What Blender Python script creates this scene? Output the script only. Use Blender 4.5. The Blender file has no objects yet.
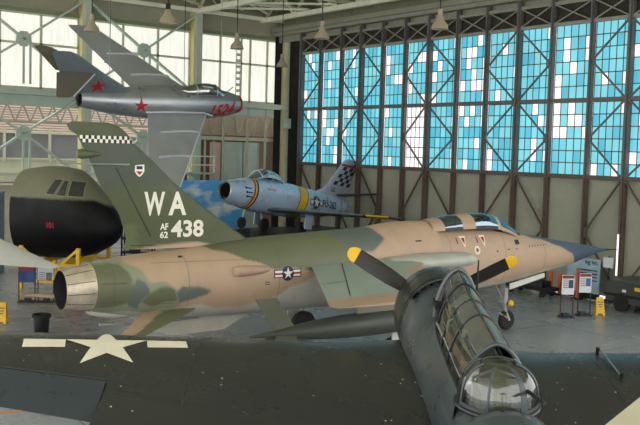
import bpy, bmesh, math, random
from mathutils import Vector, Matrix
from mathutils.bvhtree import BVHTree
random.seed(7)
C = bpy.context.scene.collection
PI = math.pi
sin, cos, rad = math.sin, math.cos, math.radians

# ------------------------------------------------------------------ helpers
def lin(r, g, b):
    f = lambda c: c/12.92 if c <= .04045 else ((c+.055)/1.055)**2.4
    return (f(r/255), f(g/255), f(b/255))

def tag(o, label=None, cat=None, group=None, kind=None):
    if label: o['label'] = label
    if cat: o['category'] = cat
    if group: o['group'] = group
    if kind: o['kind'] = kind
    return o

def empty(name, loc=(0, 0, 0), rz=0.0, mat=None, parent=None):
    o = bpy.data.objects.new(name, None); C.objects.link(o)
    o.empty_display_size = .2
    if mat is not None: o.matrix_world = mat
    else: o.location = loc; o.rotation_euler = (0, 0, rz)
    if parent: o.parent = parent
    return o

class MB:
    """collects shapes, then links them as ONE mesh object"""
    def __init__(s): s.v = []; s.f = []; s.m = []; s.c = None
    def add(s, vs, fs, mi=0, T=None):
        o = len(s.v)
        s.v += [tuple(T @ Vector(v)) if T is not None else tuple(v) for v in vs]
        s.f += [tuple(i+o for i in f) for f in fs]; s.m += [mi]*len(fs)
        return s
    def box(s, c, d, mi=0, rz=0.0, T=None):
        x, y, z = d[0]/2, d[1]/2, d[2]/2
        R = Matrix.Translation(c) @ Matrix.Rotation(rz, 4, 'Z')
        if T is not None: R = T @ R
        vs = [(sx*x, sy*y, sz*z) for sx in (-1, 1) for sy in (-1, 1) for sz in (-1, 1)]
        fs = [(0, 1, 3, 2), (4, 6, 7, 5), (0, 4, 5, 1), (2, 3, 7, 6), (0, 2, 6, 4), (1, 5, 7, 3)]
        return s.add(vs, fs, mi, R)
    def bar(s, a, b, w, h=None, mi=0, up=(0, 0, 1)):
        """square-section bar from a to b"""
        a, b = Vector(a), Vector(b); h = h or w
        d = (b-a).normalized(); u = Vector(up)
        if abs(d.dot(u)) > .97: u = Vector((1, 0, 0))
        r = d.cross(u).normalized(); u = r.cross(d)
        vs = []
        for p in (a, b):
            for i, j in ((-1, -1), (1, -1), (1, 1), (-1, 1)): vs.append(p+r*(i*w/2)+u*(j*h/2))
        return s.add(vs, [(3, 2, 1, 0), (4, 5, 6, 7), (0, 1, 5, 4), (1, 2, 6, 5), (2, 3, 7, 6), (3, 0, 4, 7)], mi)
    def tube(s, pts, r, n=10, mi=0, cap=True):
        pts = [Vector(p) for p in pts]
        rs = r if isinstance(r, (list, tuple)) else [r]*len(pts)
        rings = []
        pu = None
        for i, p in enumerate(pts):
            d = (pts[min(i+1, len(pts)-1)]-pts[max(i-1, 0)]).normalized()
            if pu is None or abs(d.dot(pu)) > .97:
                pu = Vector((0, 0, 1)) if abs(d.z) < .9 else Vector((1, 0, 0))
            x = d.cross(pu).normalized(); y = d.cross(x).normalized()
            rings.append([p+x*(cos(2*PI*k/n)*rs[i])+y*(sin(2*PI*k/n)*rs[i]) for k in range(n)])
        return s.loft(rings, mi, cap, cap)
    def loft(s, rings, mi=0, c0=True, c1=True, closed=True):
        n = len(rings[0]); vs = [v for r in rings for v in r]; fs = []
        for i in range(len(rings)-1):
            for k in range(n if closed else n-1):
                k2 = (k+1) % n
                fs.append((i*n+k, i*n+k2, (i+1)*n+k2, (i+1)*n+k))
        if c0: fs.append(tuple(range(n-1, -1, -1)))
        if c1: fs.append(tuple((len(rings)-1)*n+k for k in range(n)))
        return s.add(vs, fs, mi)
    def lathe(s, prof, n=24, mi=0, T=None):
        """profile of (r, z) about Z"""
        rings = [[Vector((r*cos(2*PI*k/n), r*sin(2*PI*k/n), z)) for k in range(n)] for r, z in prof]
        if T is not None: rings = [[T @ v for v in r] for r in rings]
        return s.loft(rings, mi, prof[0][0] > .001, prof[-1][0] > .001)
    def prism(s, poly, z0, z1, mi=0, T=None):
        n = len(poly)
        vs = [(x, y, z0) for x, y in poly]+[(x, y, z1) for x, y in poly]
        fs = [tuple(range(n-1, -1, -1)), tuple(range(n, 2*n))]+[(k, (k+1) % n, n+(k+1) % n, n+k) for k in range(n)]
        return s.add(vs, fs, mi, T)
    def build(s, name, mats, parent=None, smooth=35, col=None, fix=True):
        me = bpy.data.meshes.new(name); me.from_pydata([tuple(v) for v in s.v], [], s.f); me.update()
        if not isinstance(mats, (list, tuple)): mats = [mats]
        for m in mats: me.materials.append(m)
        if any(s.m): me.polygons.foreach_set('material_index', s.m)
        if fix:
            bm = bmesh.new(); bm.from_mesh(me); bmesh.ops.recalc_face_normals(bm, faces=bm.faces); bm.to_mesh(me); bm.free()
        if smooth:
            me.polygons.foreach_set('use_smooth', [True]*len(me.polygons)); me.set_sharp_from_angle(angle=rad(smooth))
        if col:
            a = me.color_attributes.new('Col', 'FLOAT_COLOR', 'POINT')
            for i, v in enumerate(me.vertices): a.data[i].color = (*col(*v.co), 1)
        o = bpy.data.objects.new(name, me); C.objects.link(o)
        if parent: o.parent = parent
        return o

def copy_tree(o, parent=None):
    c = o.copy(); C.objects.link(c)
    if parent: c.parent = parent
    for ch in list(o.children): copy_tree(ch, c)
    return c

# ------------------------------------------------------------------ materials
def nodes(name):
    m = bpy.data.materials.new(name); m.use_nodes = True
    nt = m.node_tree; b = nt.nodes['Principled BSDF']
    return m, nt, b
def pm(name, rgb, rough=.5, metal=0.0, var=.1, scale=2.0, bump=0.0, bscale=20, spec=.5, attr=False, chips=0.0, rvar=.12):
    """painted / bare surface: colour with a soft procedural wear variation"""
    m, nt, b = nodes(name); L = nt.links.new
    tc = nt.nodes.new('ShaderNodeTexCoord'); nz = nt.nodes.new('ShaderNodeTexNoise')
    nz.inputs['Scale'].default_value = scale; nz.inputs['Detail'].default_value = 6; nz.inputs['Roughness'].default_value = .62
    L(tc.outputs['Object'], nz.inputs['Vector'])
    mr = nt.nodes.new('ShaderNodeMapRange'); L(nz.outputs['Fac'], mr.inputs[0])
    mr.inputs[1].default_value = .3; mr.inputs[2].default_value = .7
    mr.inputs[3].default_value = 1-var; mr.inputs[4].default_value = 1+var
    mx = nt.nodes.new('ShaderNodeVectorMath'); mx.operation = 'SCALE'
    if attr:
        at = nt.nodes.new('ShaderNodeAttribute'); at.attribute_name = 'Col'; L(at.outputs['Color'], mx.inputs[0])
    else: mx.inputs[0].default_value = rgb
    L(mr.outputs[0], mx.inputs['Scale'])
    out = mx.outputs[0]
    if chips:
        vo = nt.nodes.new('ShaderNodeTexVoronoi'); vo.inputs['Scale'].default_value = 5; L(tc.outputs['Object'], vo.inputs['Vector'])
        n2 = nt.nodes.new('ShaderNodeTexNoise'); n2.inputs['Scale'].default_value = .9; L(tc.outputs['Object'], n2.inputs['Vector'])
        lt = nt.nodes.new('ShaderNodeMath'); lt.operation = 'LESS_THAN'; L(vo.outputs['Distance'], lt.inputs[0]); lt.inputs[1].default_value = chips
        gt = nt.nodes.new('ShaderNodeMath'); gt.operation = 'GREATER_THAN'; L(n2.outputs['Fac'], gt.inputs[0]); gt.inputs[1].default_value = .5
        mu = nt.nodes.new('ShaderNodeMath'); mu.operation = 'MULTIPLY'; L(lt.outputs[0], mu.inputs[0]); L(gt.outputs[0], mu.inputs[1])
        mc = nt.nodes.new('ShaderNodeMix'); mc.data_type = 'RGBA'; L(mu.outputs[0], mc.inputs[0]); L(out, mc.inputs[6]); mc.inputs[7].default_value = (.5, .5, .47, 1)
        out = mc.outputs[2]
    L(out, b.inputs['Base Color'])
    r2 = nt.nodes.new('ShaderNodeMapRange'); L(nz.outputs['Fac'], r2.inputs[0]); r2.inputs[1].default_value = .3; r2.inputs[2].default_value = .7
    r2.inputs[3].default_value = max(.03, rough-rvar); r2.inputs[4].default_value = min(1, rough+rvar); L(r2.outputs[0], b.inputs['Roughness'])
    b.inputs['Metallic'].default_value = metal; b.inputs['Specular IOR Level'].default_value = spec
    if bump:
        n3 = nt.nodes.new('ShaderNodeTexNoise'); n3.inputs['Scale'].default_value = bscale; L(tc.outputs['Object'], n3.inputs['Vector'])
        bp = nt.nodes.new('ShaderNodeBump'); bp.inputs['Strength'].default_value = bump; bp.inputs['Distance'].default_value = .02
        L(n3.outputs['Fac'], bp.inputs['Height']); L(bp.outputs[0], b.inputs['Normal'])
    return m
def emit(name, rgb, s=1.0, var=0.0, scale=(1, 1, 1), gloss=True):
    m, nt, b = nodes(name); L = nt.links.new
    b.inputs['Base Color'].default_value = (*[c*.04 for c in rgb], 1); b.inputs['Roughness'].default_value = .3
    b.inputs['Emission Strength'].default_value = s
    if var:
        tc = nt.nodes.new('ShaderNodeTexCoord'); mp = nt.nodes.new('ShaderNodeMapping'); mp.inputs['Scale'].default_value = scale
        nz = nt.nodes.new('ShaderNodeTexNoise'); nz.inputs['Scale'].default_value = 1; nz.inputs['Detail'].default_value = 4
        L(tc.outputs['Object'], mp.inputs[0]); L(mp.outputs[0], nz.inputs['Vector'])
        mr = nt.nodes.new('ShaderNodeMapRange'); L(nz.outputs['Fac'], mr.inputs[0]); mr.inputs[1].default_value = .3; mr.inputs[2].default_value = .7
        mr.inputs[3].default_value = 1-var; mr.inputs[4].default_value = 1+var
        mx = nt.nodes.new('ShaderNodeVectorMath'); mx.operation = 'SCALE'; mx.inputs[0].default_value = rgb; L(mr.outputs[0], mx.inputs['Scale'])
        L(mx.outputs[0], b.inputs['Emission Color'])
    else: b.inputs['Emission Color'].default_value = (*rgb, 1)
    return m
def glass(name, tint=(.8, .85, .85), refl=.25, rough=.03, gl=(1, 1, 1)):
    """thin pane: tinted see-through plus a mirror sheen that grows at grazing angles"""
    m, nt, b = nodes(name); L = nt.links.new; nt.nodes.remove(b)
    out = nt.nodes['Material Output']
    tr = nt.nodes.new('ShaderNodeBsdfTransparent'); tr.inputs[0].default_value = (*tint, 1)
    g = nt.nodes.new('ShaderNodeBsdfGlossy'); g.inputs['Roughness'].default_value = rough; g.inputs[0].default_value = (*gl, 1)
    lw = nt.nodes.new('ShaderNodeLayerWeight'); lw.inputs[0].default_value = .35
    mr = nt.nodes.new('ShaderNodeMapRange'); L(lw.outputs['Fresnel'], mr.inputs[0]); mr.inputs[3].default_value = refl; mr.inputs[4].default_value = 1
    mx = nt.nodes.new('ShaderNodeMixShader'); L(mr.outputs[0], mx.inputs[0]); L(tr.outputs[0], mx.inputs[1]); L(g.outputs[0], mx.inputs[2])
    L(mx.outputs[0], out.inputs['Surface'])
    return m
def siding(name, rgb, freq, axis='Y', rough=.6, depth=.6, var=.12, dirt=0.0):
    """corrugated / ribbed sheet metal"""
    m = pm(name, rgb, rough, var=var, scale=.7); nt = m.node_tree; L = nt.links.new; b = nt.nodes['Principled BSDF']
    tc = nt.nodes.new('ShaderNodeTexCoord'); w = nt.nodes.new('ShaderNodeTexWave'); w.bands_direction = axis
    w.inputs['Scale'].default_value = freq; L(tc.outputs['Object'], w.inputs['Vector'])
    bp = nt.nodes.new('ShaderNodeBump'); bp.inputs['Strength'].default_value = depth; bp.inputs['Distance'].default_value = .05
    L(w.outputs['Fac'], bp.inputs['Height']); L(bp.outputs[0], b.inputs['Normal'])
    return m

M = {}
M['camo'] = pm('camo_paint', (1, 1, 1), .5, attr=True, var=.09, scale=1.3)
M['black'] = pm('black_paint', lin(16, 17, 18), .35, var=.2)
M['rubber'] = pm('tyre_rubber', lin(28, 28, 28), .8, var=.2)
M['dark'] = pm('dark_interior', lin(22, 22, 22), .8, var=.2)
M['strut'] = pm('grey_strut', lin(150, 150, 145), .4, .3)
M['white'] = pm('white_marking', lin(228, 226, 212), .55, var=.06)
M['cream_mark'] = pm('cream_marking', lin(226, 220, 200), .55, var=.06)
M['red'] = pm('red_marking', lin(168, 22, 34), .5, var=.1)
M['navy'] = pm('navy_marking', lin(28, 38, 66), .5, var=.1)
M['yellow'] = pm('yellow_paint', lin(226, 180, 28), .5, var=.1)
M['blackmark'] = pm('black_marking', lin(20, 22, 26), .5, var=.1)
M['silver'] = pm('silver_skin', lin(168, 172, 176), .36, .75, var=.1, scale=1.2)
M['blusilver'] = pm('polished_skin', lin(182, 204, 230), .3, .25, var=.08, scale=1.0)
M['tbm'] = pm('sea_blue_paint', lin(41, 44, 44), .27, var=.08, scale=.6, chips=.08, spec=.38, rvar=.03)
M['tbmf'] = pm('fuselage_blue_paint', lin(62, 70, 73), .34, var=.15, scale=1.8, bump=.03)
M['tbmail'] = pm('aileron_blue_paint', lin(50, 59, 64), .33, var=.10, spec=.35)
M['blade'] = pm('black_blade', lin(30, 29, 27), .42, var=.3, scale=3)
M['nozzle'] = pm('bare_nozzle_metal', lin(196, 184, 164), .42, .5, var=.30, scale=3.2)
M['tan'] = pm('tan_camo', lin(174, 148, 122), .5)
M['glassb'] = glass('blue_reflection_glass', (.38, .55, .68), .30, .04, (.62, .84, 1))  # blue reflection of the door panes put into the tint and gloss colours
M['glasst'] = glass('turret_glass', (.72, .76, .72), .06, .03)
M['cream'] = pm('cream_steel', lin(196, 196, 170), .55, var=.08)
M['mint'] = pm('pale_green_steel', lin(176, 190, 176), .5, var=.08)
M['trussgrey'] = pm('door_truss_steel', lin(140, 139, 124), .55, var=.15)
M['post'] = pm('door_post_steel', lin(96, 94, 90), .5, var=.2, scale=1)
M['rust'] = pm('rust_brown_steel', lin(92, 78, 68), .6, var=.25, scale=1)
M['hoop'] = pm('windscreen_hoop_paint', lin(84, 90, 90), .3, .2, var=.15)
M['olive'] = pm('olive_tank_paint', lin(66, 71, 62), .5, var=.12)
M['pale'] = pm('pale_grey_paint', lin(212, 213, 212), .45, var=.08)

# ------------------------------------------------------------------ shape functions
def pchip(xs, ys, x):
    n = len(xs)
    if x <= xs[0]: return ys[0]
    if x >= xs[-1]: return ys[-1]
    h = [xs[i+1]-xs[i] for i in range(n-1)]; d = [(ys[i+1]-ys[i])/h[i] for i in range(n-1)]
    m = [0.0]*n; m[0] = d[0]; m[-1] = d[-1]
    for i in range(1, n-1):
        if d[i-1]*d[i] > 0:
            w1 = 2*h[i]+h[i-1]; w2 = h[i]+2*h[i-1]; m[i] = (w1+w2)/(w1/d[i-1]+w2/d[i])
    i = max(k for k in range(n-1) if xs[k] <= x); t = (x-xs[i])/h[i]
    return (2*t**3-3*t*t+1)*ys[i]+(t**3-2*t*t+t)*h[i]*m[i]+(-2*t**3+3*t*t)*ys[i+1]+(t**3-t*t)*h[i]*m[i+1]

class Body:
    """fuselage: sections (x, ztop, zbot, halfwidth[, exponent[, height of widest point 0..1]])"""
    def __init__(s, secs):
        secs = sorted(secs); s.x = [a[0] for a in secs]
        g = lambda k, dv: [a[k] if len(a) > k else dv for a in secs]
        s.t, s.b, s.w, s.e, s.k = g(1, 0), g(2, 0), g(3, 0), g(4, 2.0), g(5, .5)
    def at(s, x): return [pchip(s.x, q, x) for q in (s.t, s.b, s.w, s.e, s.k)]
    def pt(s, x, a, off=0.0):
        t, b, w, e, k = s.at(x); zc = b+(t-b)*k
        c, q = cos(a), sin(a); f = lambda v: math.copysign(abs(v)**(2/e), v)
        return Vector((x, (w+off)*f(c), zc+((t-zc) if q > 0 else (zc-b))*f(q)*(1+off)))
    def ring(s, x, n, a0=0.0, a1=2*PI, off=0.0):
        full = abs(a1-a0-2*PI) < 1e-6
        return [s.pt(x, a0+(a1-a0)*k/(n if full else n-1), off) for k in range(n)]
    def rings(s, n=48, step=.15, x0=None, x1=None, **kw):
        x0 = s.x[0] if x0 is None else x0; x1 = s.x[-1] if x1 is None else x1
        N = max(2, int((x1-x0)/step)+1)
        return [s.ring(x0+(x1-x0)*i/(N-1), n, **kw) for i in range(N)]

def foil(x_le, x_te, y, z, tc, n=16, vert=False, camber=0.0):
    """symmetric airfoil loop; chord along x, leading edge at x_le"""
    c = x_te-x_le; out = []
    th = lambda u: 5*tc*abs(c)*(.2969*math.sqrt(u)-.126*u-.3516*u*u+.2843*u**3-.1036*u**4)
    us = [(1-cos(PI*i/n))/2 for i in range(n+1)]
    for u in reversed(us): out.append((x_le+c*u, th(u)+camber*abs(c)*4*u*(1-u)))
    for u in us[1:-1]: out.append((x_le+c*u, -th(u)+camber*abs(c)*4*u*(1-u)))
    if vert: return [Vector((a, y+b, z)) for a, b in out]
    return [Vector((a, y, z+b)) for a, b in out]
def panel(secs, n=16, vert=False, sub=1, camber=0.0):
    """lofted wing/fin; secs = (x_le, x_te, y, z, thickness ratio)"""
    full = []
    for i in range(len(secs)-1):
        for k in range(sub):
            t = k/sub; full.append([a+(b-a)*t for a, b in zip(secs[i], secs[i+1])])
    full.append(list(secs[-1]))
    mb = MB(); mb.loft([foil(*q, n=n, vert=vert, camber=camber) for q in full]); return mb
def bvh_of(o):
    me = o.data; return BVHTree.FromPolygons([v.co.copy() for v in me.vertices], [tuple(p.vertices) for p in me.polygons])
def soft(fn, d=.022):
    cache = {}
    def g(x, y, z):
        k = (round(x, 4), round(z, 4))
        if k not in cache:
            q = [fn(x+a, y, z+b) for a, b in ((-d, -d*.4), (d*.4, -d), (d, d*.4), (-d*.4, d))]; cache[k] = tuple(sum(c)/4 for c in zip(*q))
        return cache[k]
    return g
_bb = {}
def inpoly(x, y, P):
    k = id(P)
    if k not in _bb: _bb[k] = (min(a for a, _ in P), max(a for a, _ in P), min(b for _, b in P), max(b for _, b in P), P)
    b = _bb[k]
    if x < b[0] or x > b[1] or y < b[2] or y > b[3]: return False
    r = False; j = len(P)-1
    for i in range(len(P)):
        if (P[i][1] > y) != (P[j][1] > y) and x < (P[j][0]-P[i][0])*(y-P[i][1])/(P[j][1]-P[i][1])+P[i][0]: r = not r
        j = i
    return r
def star_pts(r, rot=PI/2, inner=.382):
    return [((r if k % 2 == 0 else r*inner)*cos(rot+k*PI/5), (r if k % 2 == 0 else r*inner)*sin(rot+k*PI/5)) for k in range(10)]
def circle(r, n=28, cx=0, cy=0): return [(cx+r*cos(2*PI*k/n), cy+r*sin(2*PI*k/n)) for k in range(n)]
def shift(P, dx, dy, s=1.0): return [(x*s+dx, y*s+dy) for x, y in P]
def rect(x0, y0, x1, y1): return [(x0, y0), (x1, y0), (x1, y1), (x0, y1)]
def text2d(s, size, bold=.0, sx=1.0, shear=0.0):
    cu = bpy.data.curves.new('t', 'FONT'); cu.body = s; cu.size = size; cu.offset = bold*size; cu.shear = shear; cu.resolution_u = 4
    o = bpy.data.objects.new('t', cu); C.objects.link(o)
    bpy.context.view_layer.update()
    dg = bpy.context.evaluated_depsgraph_get(); me = o.evaluated_get(dg).to_mesh()
    vs = [(v.co.x*sx, v.co.y) for v in me.vertices]; fs = [tuple(p.vertices) for p in me.polygons]
    o.evaluated_get(dg).to_mesh_clear(); bpy.data.objects.remove(o); bpy.data.curves.remove(cu)
    x0 = min(v[0] for v in vs); y0 = min(v[1] for v in vs)
    return [(x-x0, y-y0) for x, y in vs], fs
def flat2d(polys):
    vs, fs = [], []
    for P in polys:
        o = len(vs); vs += list(P); fs.append(tuple(range(o, o+len(P))))
    return vs, fs
def decal(name, shape, fn, mat, parent, bvh=None, maxlen=.25, off=.006, label=None):
    """paint a flat 2D shape on a surface; fn(u, v) gives ray origin and direction (or a point without bvh)"""
    vs, fs = shape
    bm = bmesh.new(); V = [bm.verts.new((x, y, 0)) for x, y in vs]
    for f in fs:
        try: bm.faces.new([V[i] for i in f])
        except ValueError: pass
    bmesh.ops.triangulate(bm, faces=bm.faces[:])
    for _ in range(4):
        lg = [e for e in bm.edges if e.calc_length() > maxlen]
        if not lg: break
        bmesh.ops.subdivide_edges(bm, edges=lg, cuts=1); bmesh.ops.triangulate(bm, faces=bm.faces[:])
    dead = []
    for v in bm.verts:
        o, d = fn(v.co.x, v.co.y); o, d = Vector(o), Vector(d).normalized()
        if bvh:
            h, nr, _, _ = bvh.ray_cast(o, d)
            if h is None: dead.append(v); continue
            if nr.dot(d) > 0: nr = -nr
            v.co = h+nr*off
        else: v.co = o-d*off
    bmesh.ops.delete(bm, geom=dead, context='VERTS')
    me = bpy.data.meshes.new(name); bm.to_mesh(me); bm.free(); me.materials.append(mat)
    ob = bpy.data.objects.new(name, me); C.objects.link(ob); ob.parent = parent
    if label: ob['label'] = label
    return ob
def wheel(parent, c, r, w, name='wheel', mats=None):
    """wheel with its axle along local y"""
    T = Matrix.Translation(c) @ Matrix.Rotation(PI/2, 4, 'X')
    t = MB(); t.lathe([(r*.55, -w/2), (r*.9, -w/2), (r, -w*.3), (r, w*.3), (r*.9, w/2), (r*.55, w/2)], 28, 0, T)
    ob = t.build(name, M['rubber'], parent)
    h = MB(); h.lathe([(0, -w*.42), (r*.3, -w*.46), (r*.56, -w*.36), (r*.56, w*.36), (r*.3, w*.46), (0, w*.42)], 20, 0, T); h.build('hub', M['strut'], ob)
    return ob
def pose(x, y, z, hd, pi=0.0, ro=0.0):
    f = Vector((cos(hd)*cos(pi), sin(hd)*cos(pi), sin(pi))); l = Vector((-sin(hd), cos(hd), 0)); u = f.cross(l)
    l2 = l*cos(ro)+u*sin(ro); u2 = f.cross(l2)
    return Matrix(((f.x, l2.x, u2.x, x), (f.y, l2.y, u2.y, y), (f.z, l2.z, u2.z, z), (0, 0, 0, 1)))

# ------------------------------------------------------------------ camera
HC = 5.9
def make_camera():
    F, th, pi, ro = 900.0, .9154, .0692, .028
    v = Vector((cos(th), sin(th), 0)); r = Vector((sin(th), -cos(th), 0)); up = Vector((0, 0, 1))
    fw = v*cos(pi)-up*sin(pi); u = up*cos(pi)+v*sin(pi)
    cx = r*cos(ro)+u*sin(ro); cy = -r*sin(ro)+u*cos(ro)
    cd = bpy.data.cameras.new('camera'); cd.sensor_width = 36; cd.lens = F/640*36; cd.clip_end = 300
    co = bpy.data.objects.new('camera', cd); C.objects.link(co)
    co.matrix_world = Matrix(((cx.x, cy.x, -fw.x, 0), (cx.y, cy.y, -fw.y, 0), (cx.z, cy.z, -fw.z, HC), (0, 0, 0, 1)))
    bpy.context.scene.camera = co
make_camera()

S = bpy.context.scene
S.view_settings.view_transform = 'Standard'; S.view_settings.look = 'None'; S.view_settings.gamma = 1; S.view_settings.exposure = 0.0
S.view_settings.use_curve_mapping = False
S.cycles.use_denoising = True; S.cycles.max_bounces = 8; S.cycles.diffuse_bounces = 5; S.cycles.caustics_reflective = False; S.cycles.caustics_refractive = False

# ------------------------------------------------------------------ the setting
def struct(mb, name, mats, parent=None, smooth=0, **kw):
    o = mb.build(name, mats, parent, smooth, **kw)
    if parent is None: o['kind'] = 'structure'
    return o
DX = 32.34
WY = 47.0
POSTS = [44.13, 42.21, 40.26, 38.56, 36.72, 34.95, 33.22, 31.25, 29.33, 27.43, 25.54, 23.48, 21.64, 19.7, 17.75, 15.8, 13.85]
SILL, MID, WTOP, HEAD = 5.06, 8.34, 11.6, 12.55

def make_floor():
    m = pm('polished_concrete', lin(148, 153, 160), .27, var=.06, scale=.35, spec=.5, rvar=.03); nt = m.node_tree; L = nt.links.new; b = nt.nodes['Principled BSDF']
    src = b.inputs['Base Color'].links[0].from_socket
    tc = nt.nodes.new('ShaderNodeTexCoord'); mp = nt.nodes.new('ShaderNodeMapping'); mp.inputs['Location'].default_value = (.4, 1.1, 0)
    mp.inputs['Rotation'].default_value = (0, 0, rad(2))
    br = nt.nodes.new('ShaderNodeTexBrick'); br.offset = 0; br.inputs['Scale'].default_value = .22; br.inputs['Mortar Size'].default_value = .004
    br.inputs['Brick Width'].default_value = .8; br.inputs['Row Height'].default_value = .8; br.inputs['Color1'].default_value = (1, 1, 1, 1); br.inputs['Color2'].default_value = (.93, .93, .93, 1); br.inputs['Mortar'].default_value = (.3, .2, .17, 1)
    L(tc.outputs['Object'], mp.inputs[0]); L(mp.outputs[0], br.inputs['Vector'])
    mx = nt.nodes.new('ShaderNodeMix'); mx.data_type = 'RGBA'; mx.blend_type = 'MULTIPLY'; mx.inputs[0].default_value = 1
    L(src, mx.inputs[6]); L(br.outputs['Color'], mx.inputs[7]); L(mx.outputs[2], b.inputs['Base Color'])
    struct(MB().box((11.5, 21.5, -.1), (47, 64, .2)), 'floor', m)
    o = MB().box((5.2, 19.55, .004), (5.0, .1, .006), rz=rad(-8)).build('floor_line', pm('orange_floor_line', lin(206, 140, 52), .5), None, 0)
    tag(o, kind='structure')
make_floor()

PANES = [  # upper six rows, lower six rows; w = clear white pane, a-c = shades of blue glass
 ('.w... ..w.w ..... ..... w...w .....', '.w.w. ..... ..... ..... ..... .....'),
 ('...w. .w... ....w .w... ..... ....w', 'w.... w..w. .ww.. .w... ...w. ...w.'),
 ('..w.. ..w.. ....w ..... ...w. .....', '.w... ..... w.... ..... ..... .....'),
 ('..... ..... ..... ..... ..... .....', '..... ..... ..... ..... ....w .....'),
 ('..... w.... w.... ..ww. ..... .....', 'w.... ....w .w..w ..... ..... .w..w'),
 ('..... ..ww. w.... ..... w.... ...w.', 'wwwww wwwww wwwww wwwww wwwww wwwww'),
 ('....w w.... .w... w.... ..... w....', '..... ....w ..... ..... ....w ....w'),
 ('...w. .ww.. .w..w ..w.w w.www ....w', 'w.w.w .w..w ..... ...w. ..... .w...'),
 ('..... ..w.. ..... ....w ..... .w...', '..... ..... ..... ..... w.... w....'),
 ('....w ..... ..... ..... ..... .....', '..w.. ...w. ..... ..w.. ..w.w .....'),
 ('..... .w..w .w..w ..w.. w.... w....', 'w.w.. w.ww. ww..w ..... ..... .....'),
 ('..... ..... ..... ..... .w..w .....', '....w ..... ..... ..... ..... w..w.'),
 ('..w.. ..... w.... ..... ...w. .....', '..... .ww.. ..... ..... w.... .....'),
 ('..... .w... ..... ..w.. ..... ....w', '..... ..... ..w.. ..... ..... .....'),
 ('..... ..... ...w. ..... w.... .....', '..w.. ..... ..... ...w. ..... .....'),
 ('..... ..w.. ..... ..... ..... .w...', '..... w.... ..... ..... ..... .....')]
BRACE = ['>', '', '<', '>', '', '<', '>', '', '<', '>', '', '<', '>', '', '<', '>']
def make_door():
    blues = [emit('blue_pane_%s' % 'abc'[i], lin(*c), 1.0, .10, (.5, .5, .5)) for i, c in enumerate([(108, 207, 227), (128, 218, 231), (88, 193, 217)])]
    white = emit('clear_pane', lin(252, 248, 250), 1.25, .06, (.5, .5, .5))
    munt = M['post']
    sid = siding('door_siding', lin(164, 166, 148), 6.0, 'Y', depth=.5)
    backing = pm('dark_header_board', lin(52, 46, 40), .8, var=.4, scale=2)
    for i, rows in enumerate(PANES):
        y0, y1 = POSTS[i]-.075, POSTS[i+1]+.075       # left to right in the view
        mb = MB()
        for half, (zt, zb) in enumerate(((WTOP, MID+.08), (MID-.08, SILL+.08))):
            R = rows[half].split(); h = (zt-zb)/6; w = (y0-y1)/5
            for r in range(6):
                for c in range(5):
                    k = 3 if R[r][c] == 'w' else random.choice((0, 0, 1, 1, 2)) if i < 5 else random.choice((0, 1, 1, 1, 2))
                    ya, yb = y0-c*w, y0-(c+1)*w; za, zb2 = zt-r*h, zt-(r+1)*h
                    mb.box((DX+.08, (ya+yb)/2, (za+zb2)/2), (.015, w-.04, h-.04), k)
            for r in range(7): mb.box((DX+.08, (y0+y1)/2, zt-r*h), (.03, y0-y1, .045), 4)
            for c in range(6): mb.box((DX+.08, y0-c*w, (zt+zb)/2), (.03, .045, zt-zb), 4)
        tag(mb.build('window_%d' % (i+1), blues+[white, munt], None, 0), kind='structure')
    for leaf in range(0, len(PANES), 3):
        e = tag(empty('door_%d' % (leaf//3+1), (DX, POSTS[leaf], 0)), kind='structure')
        def P(mb, n, m): o = mb.build(n, m, e, 0); o.matrix_parent_inverse = Matrix.Translation((-DX, -POSTS[leaf], 0)); return o
        n1 = min(leaf+3, len(PANES))
        for i in range(leaf, n1+(1 if n1 == len(PANES) else 0)):
            y = POSTS[i]; wide = .15 if i % 3 else .21
            mb = MB(); mb.box((DX-.08, y, (SILL+13)/2), (.22, wide, 13-SILL), 0); mb.box((DX-.24, y, (SILL+13)/2), (.06, wide*.45, 13-SILL), 0)
            mb.box((DX-.08, y, SILL/2), (.22, wide, SILL), 1); mb.box((DX-.24, y, SILL/2), (.06, wide*.45, SILL), 1)
            P(mb, 'post', [M['post'], M['rust']])
        yL, yR = POSTS[leaf], POSTS[n1]
        for z, h, mt in ((SILL, .16, 'rust'), (MID, .15, 'post'), (WTOP+.04, .14, 'trussgrey'), (HEAD, .14, 'trussgrey')):
            P(MB().box((DX-.06, (yL+yR)/2, z), (.2, yL-yR, h)), 'rail', M[mt])
        P(MB().box((DX+.1, (yL+yR)/2, (SILL+.18)/2), (.05, yL-yR, SILL-.18)), 'siding', sid)
        P(MB().box((DX+.1, (yL+yR)/2, (WTOP+HEAD)/2), (.05, yL-yR, HEAD-WTOP)), 'header_board', backing)
        for i in range(leaf, n1):
            a, b = POSTS[i]-.1, POSTS[i+1]+.1
            xb = MB(); xb.bar((DX-.1, a, WTOP+.1), (DX-.1, b, HEAD-.05), .09, .05); xb.bar((DX-.13, a, HEAD-.05), (DX-.13, b, WTOP+.1), .09, .05)
            P(xb, 'header_cross', M['trussgrey'])
            if not BRACE[i]: continue
            lft, rgt = (a, b) if BRACE[i] == '>' else (b, a)     # lft = outer ends, rgt = the knee
            for zt, zb, mt in ((WTOP, MID, 'post'), (MID, SILL, 'post'), (SILL, .4, 'rust')):
                zm = (zt+zb)/2
                m2 = MB(); m2.bar((DX-.14, lft, zt-.05), (DX-.14, rgt, zm+.05), .09, .06); m2.bar((DX-.14, rgt, zm-.05), (DX-.14, lft, zb+.05), .09, .06)
                m2.box((DX-.14, rgt, zm), (.05, .2, .42)); P(m2, 'brace', M[mt])
    struct(MB().box((DX+.16, 29, .11), (.05, 31, .2)), 'light_gap_blocker', M['rust'])  # dark strip added to block background light leaking under the doors
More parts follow.
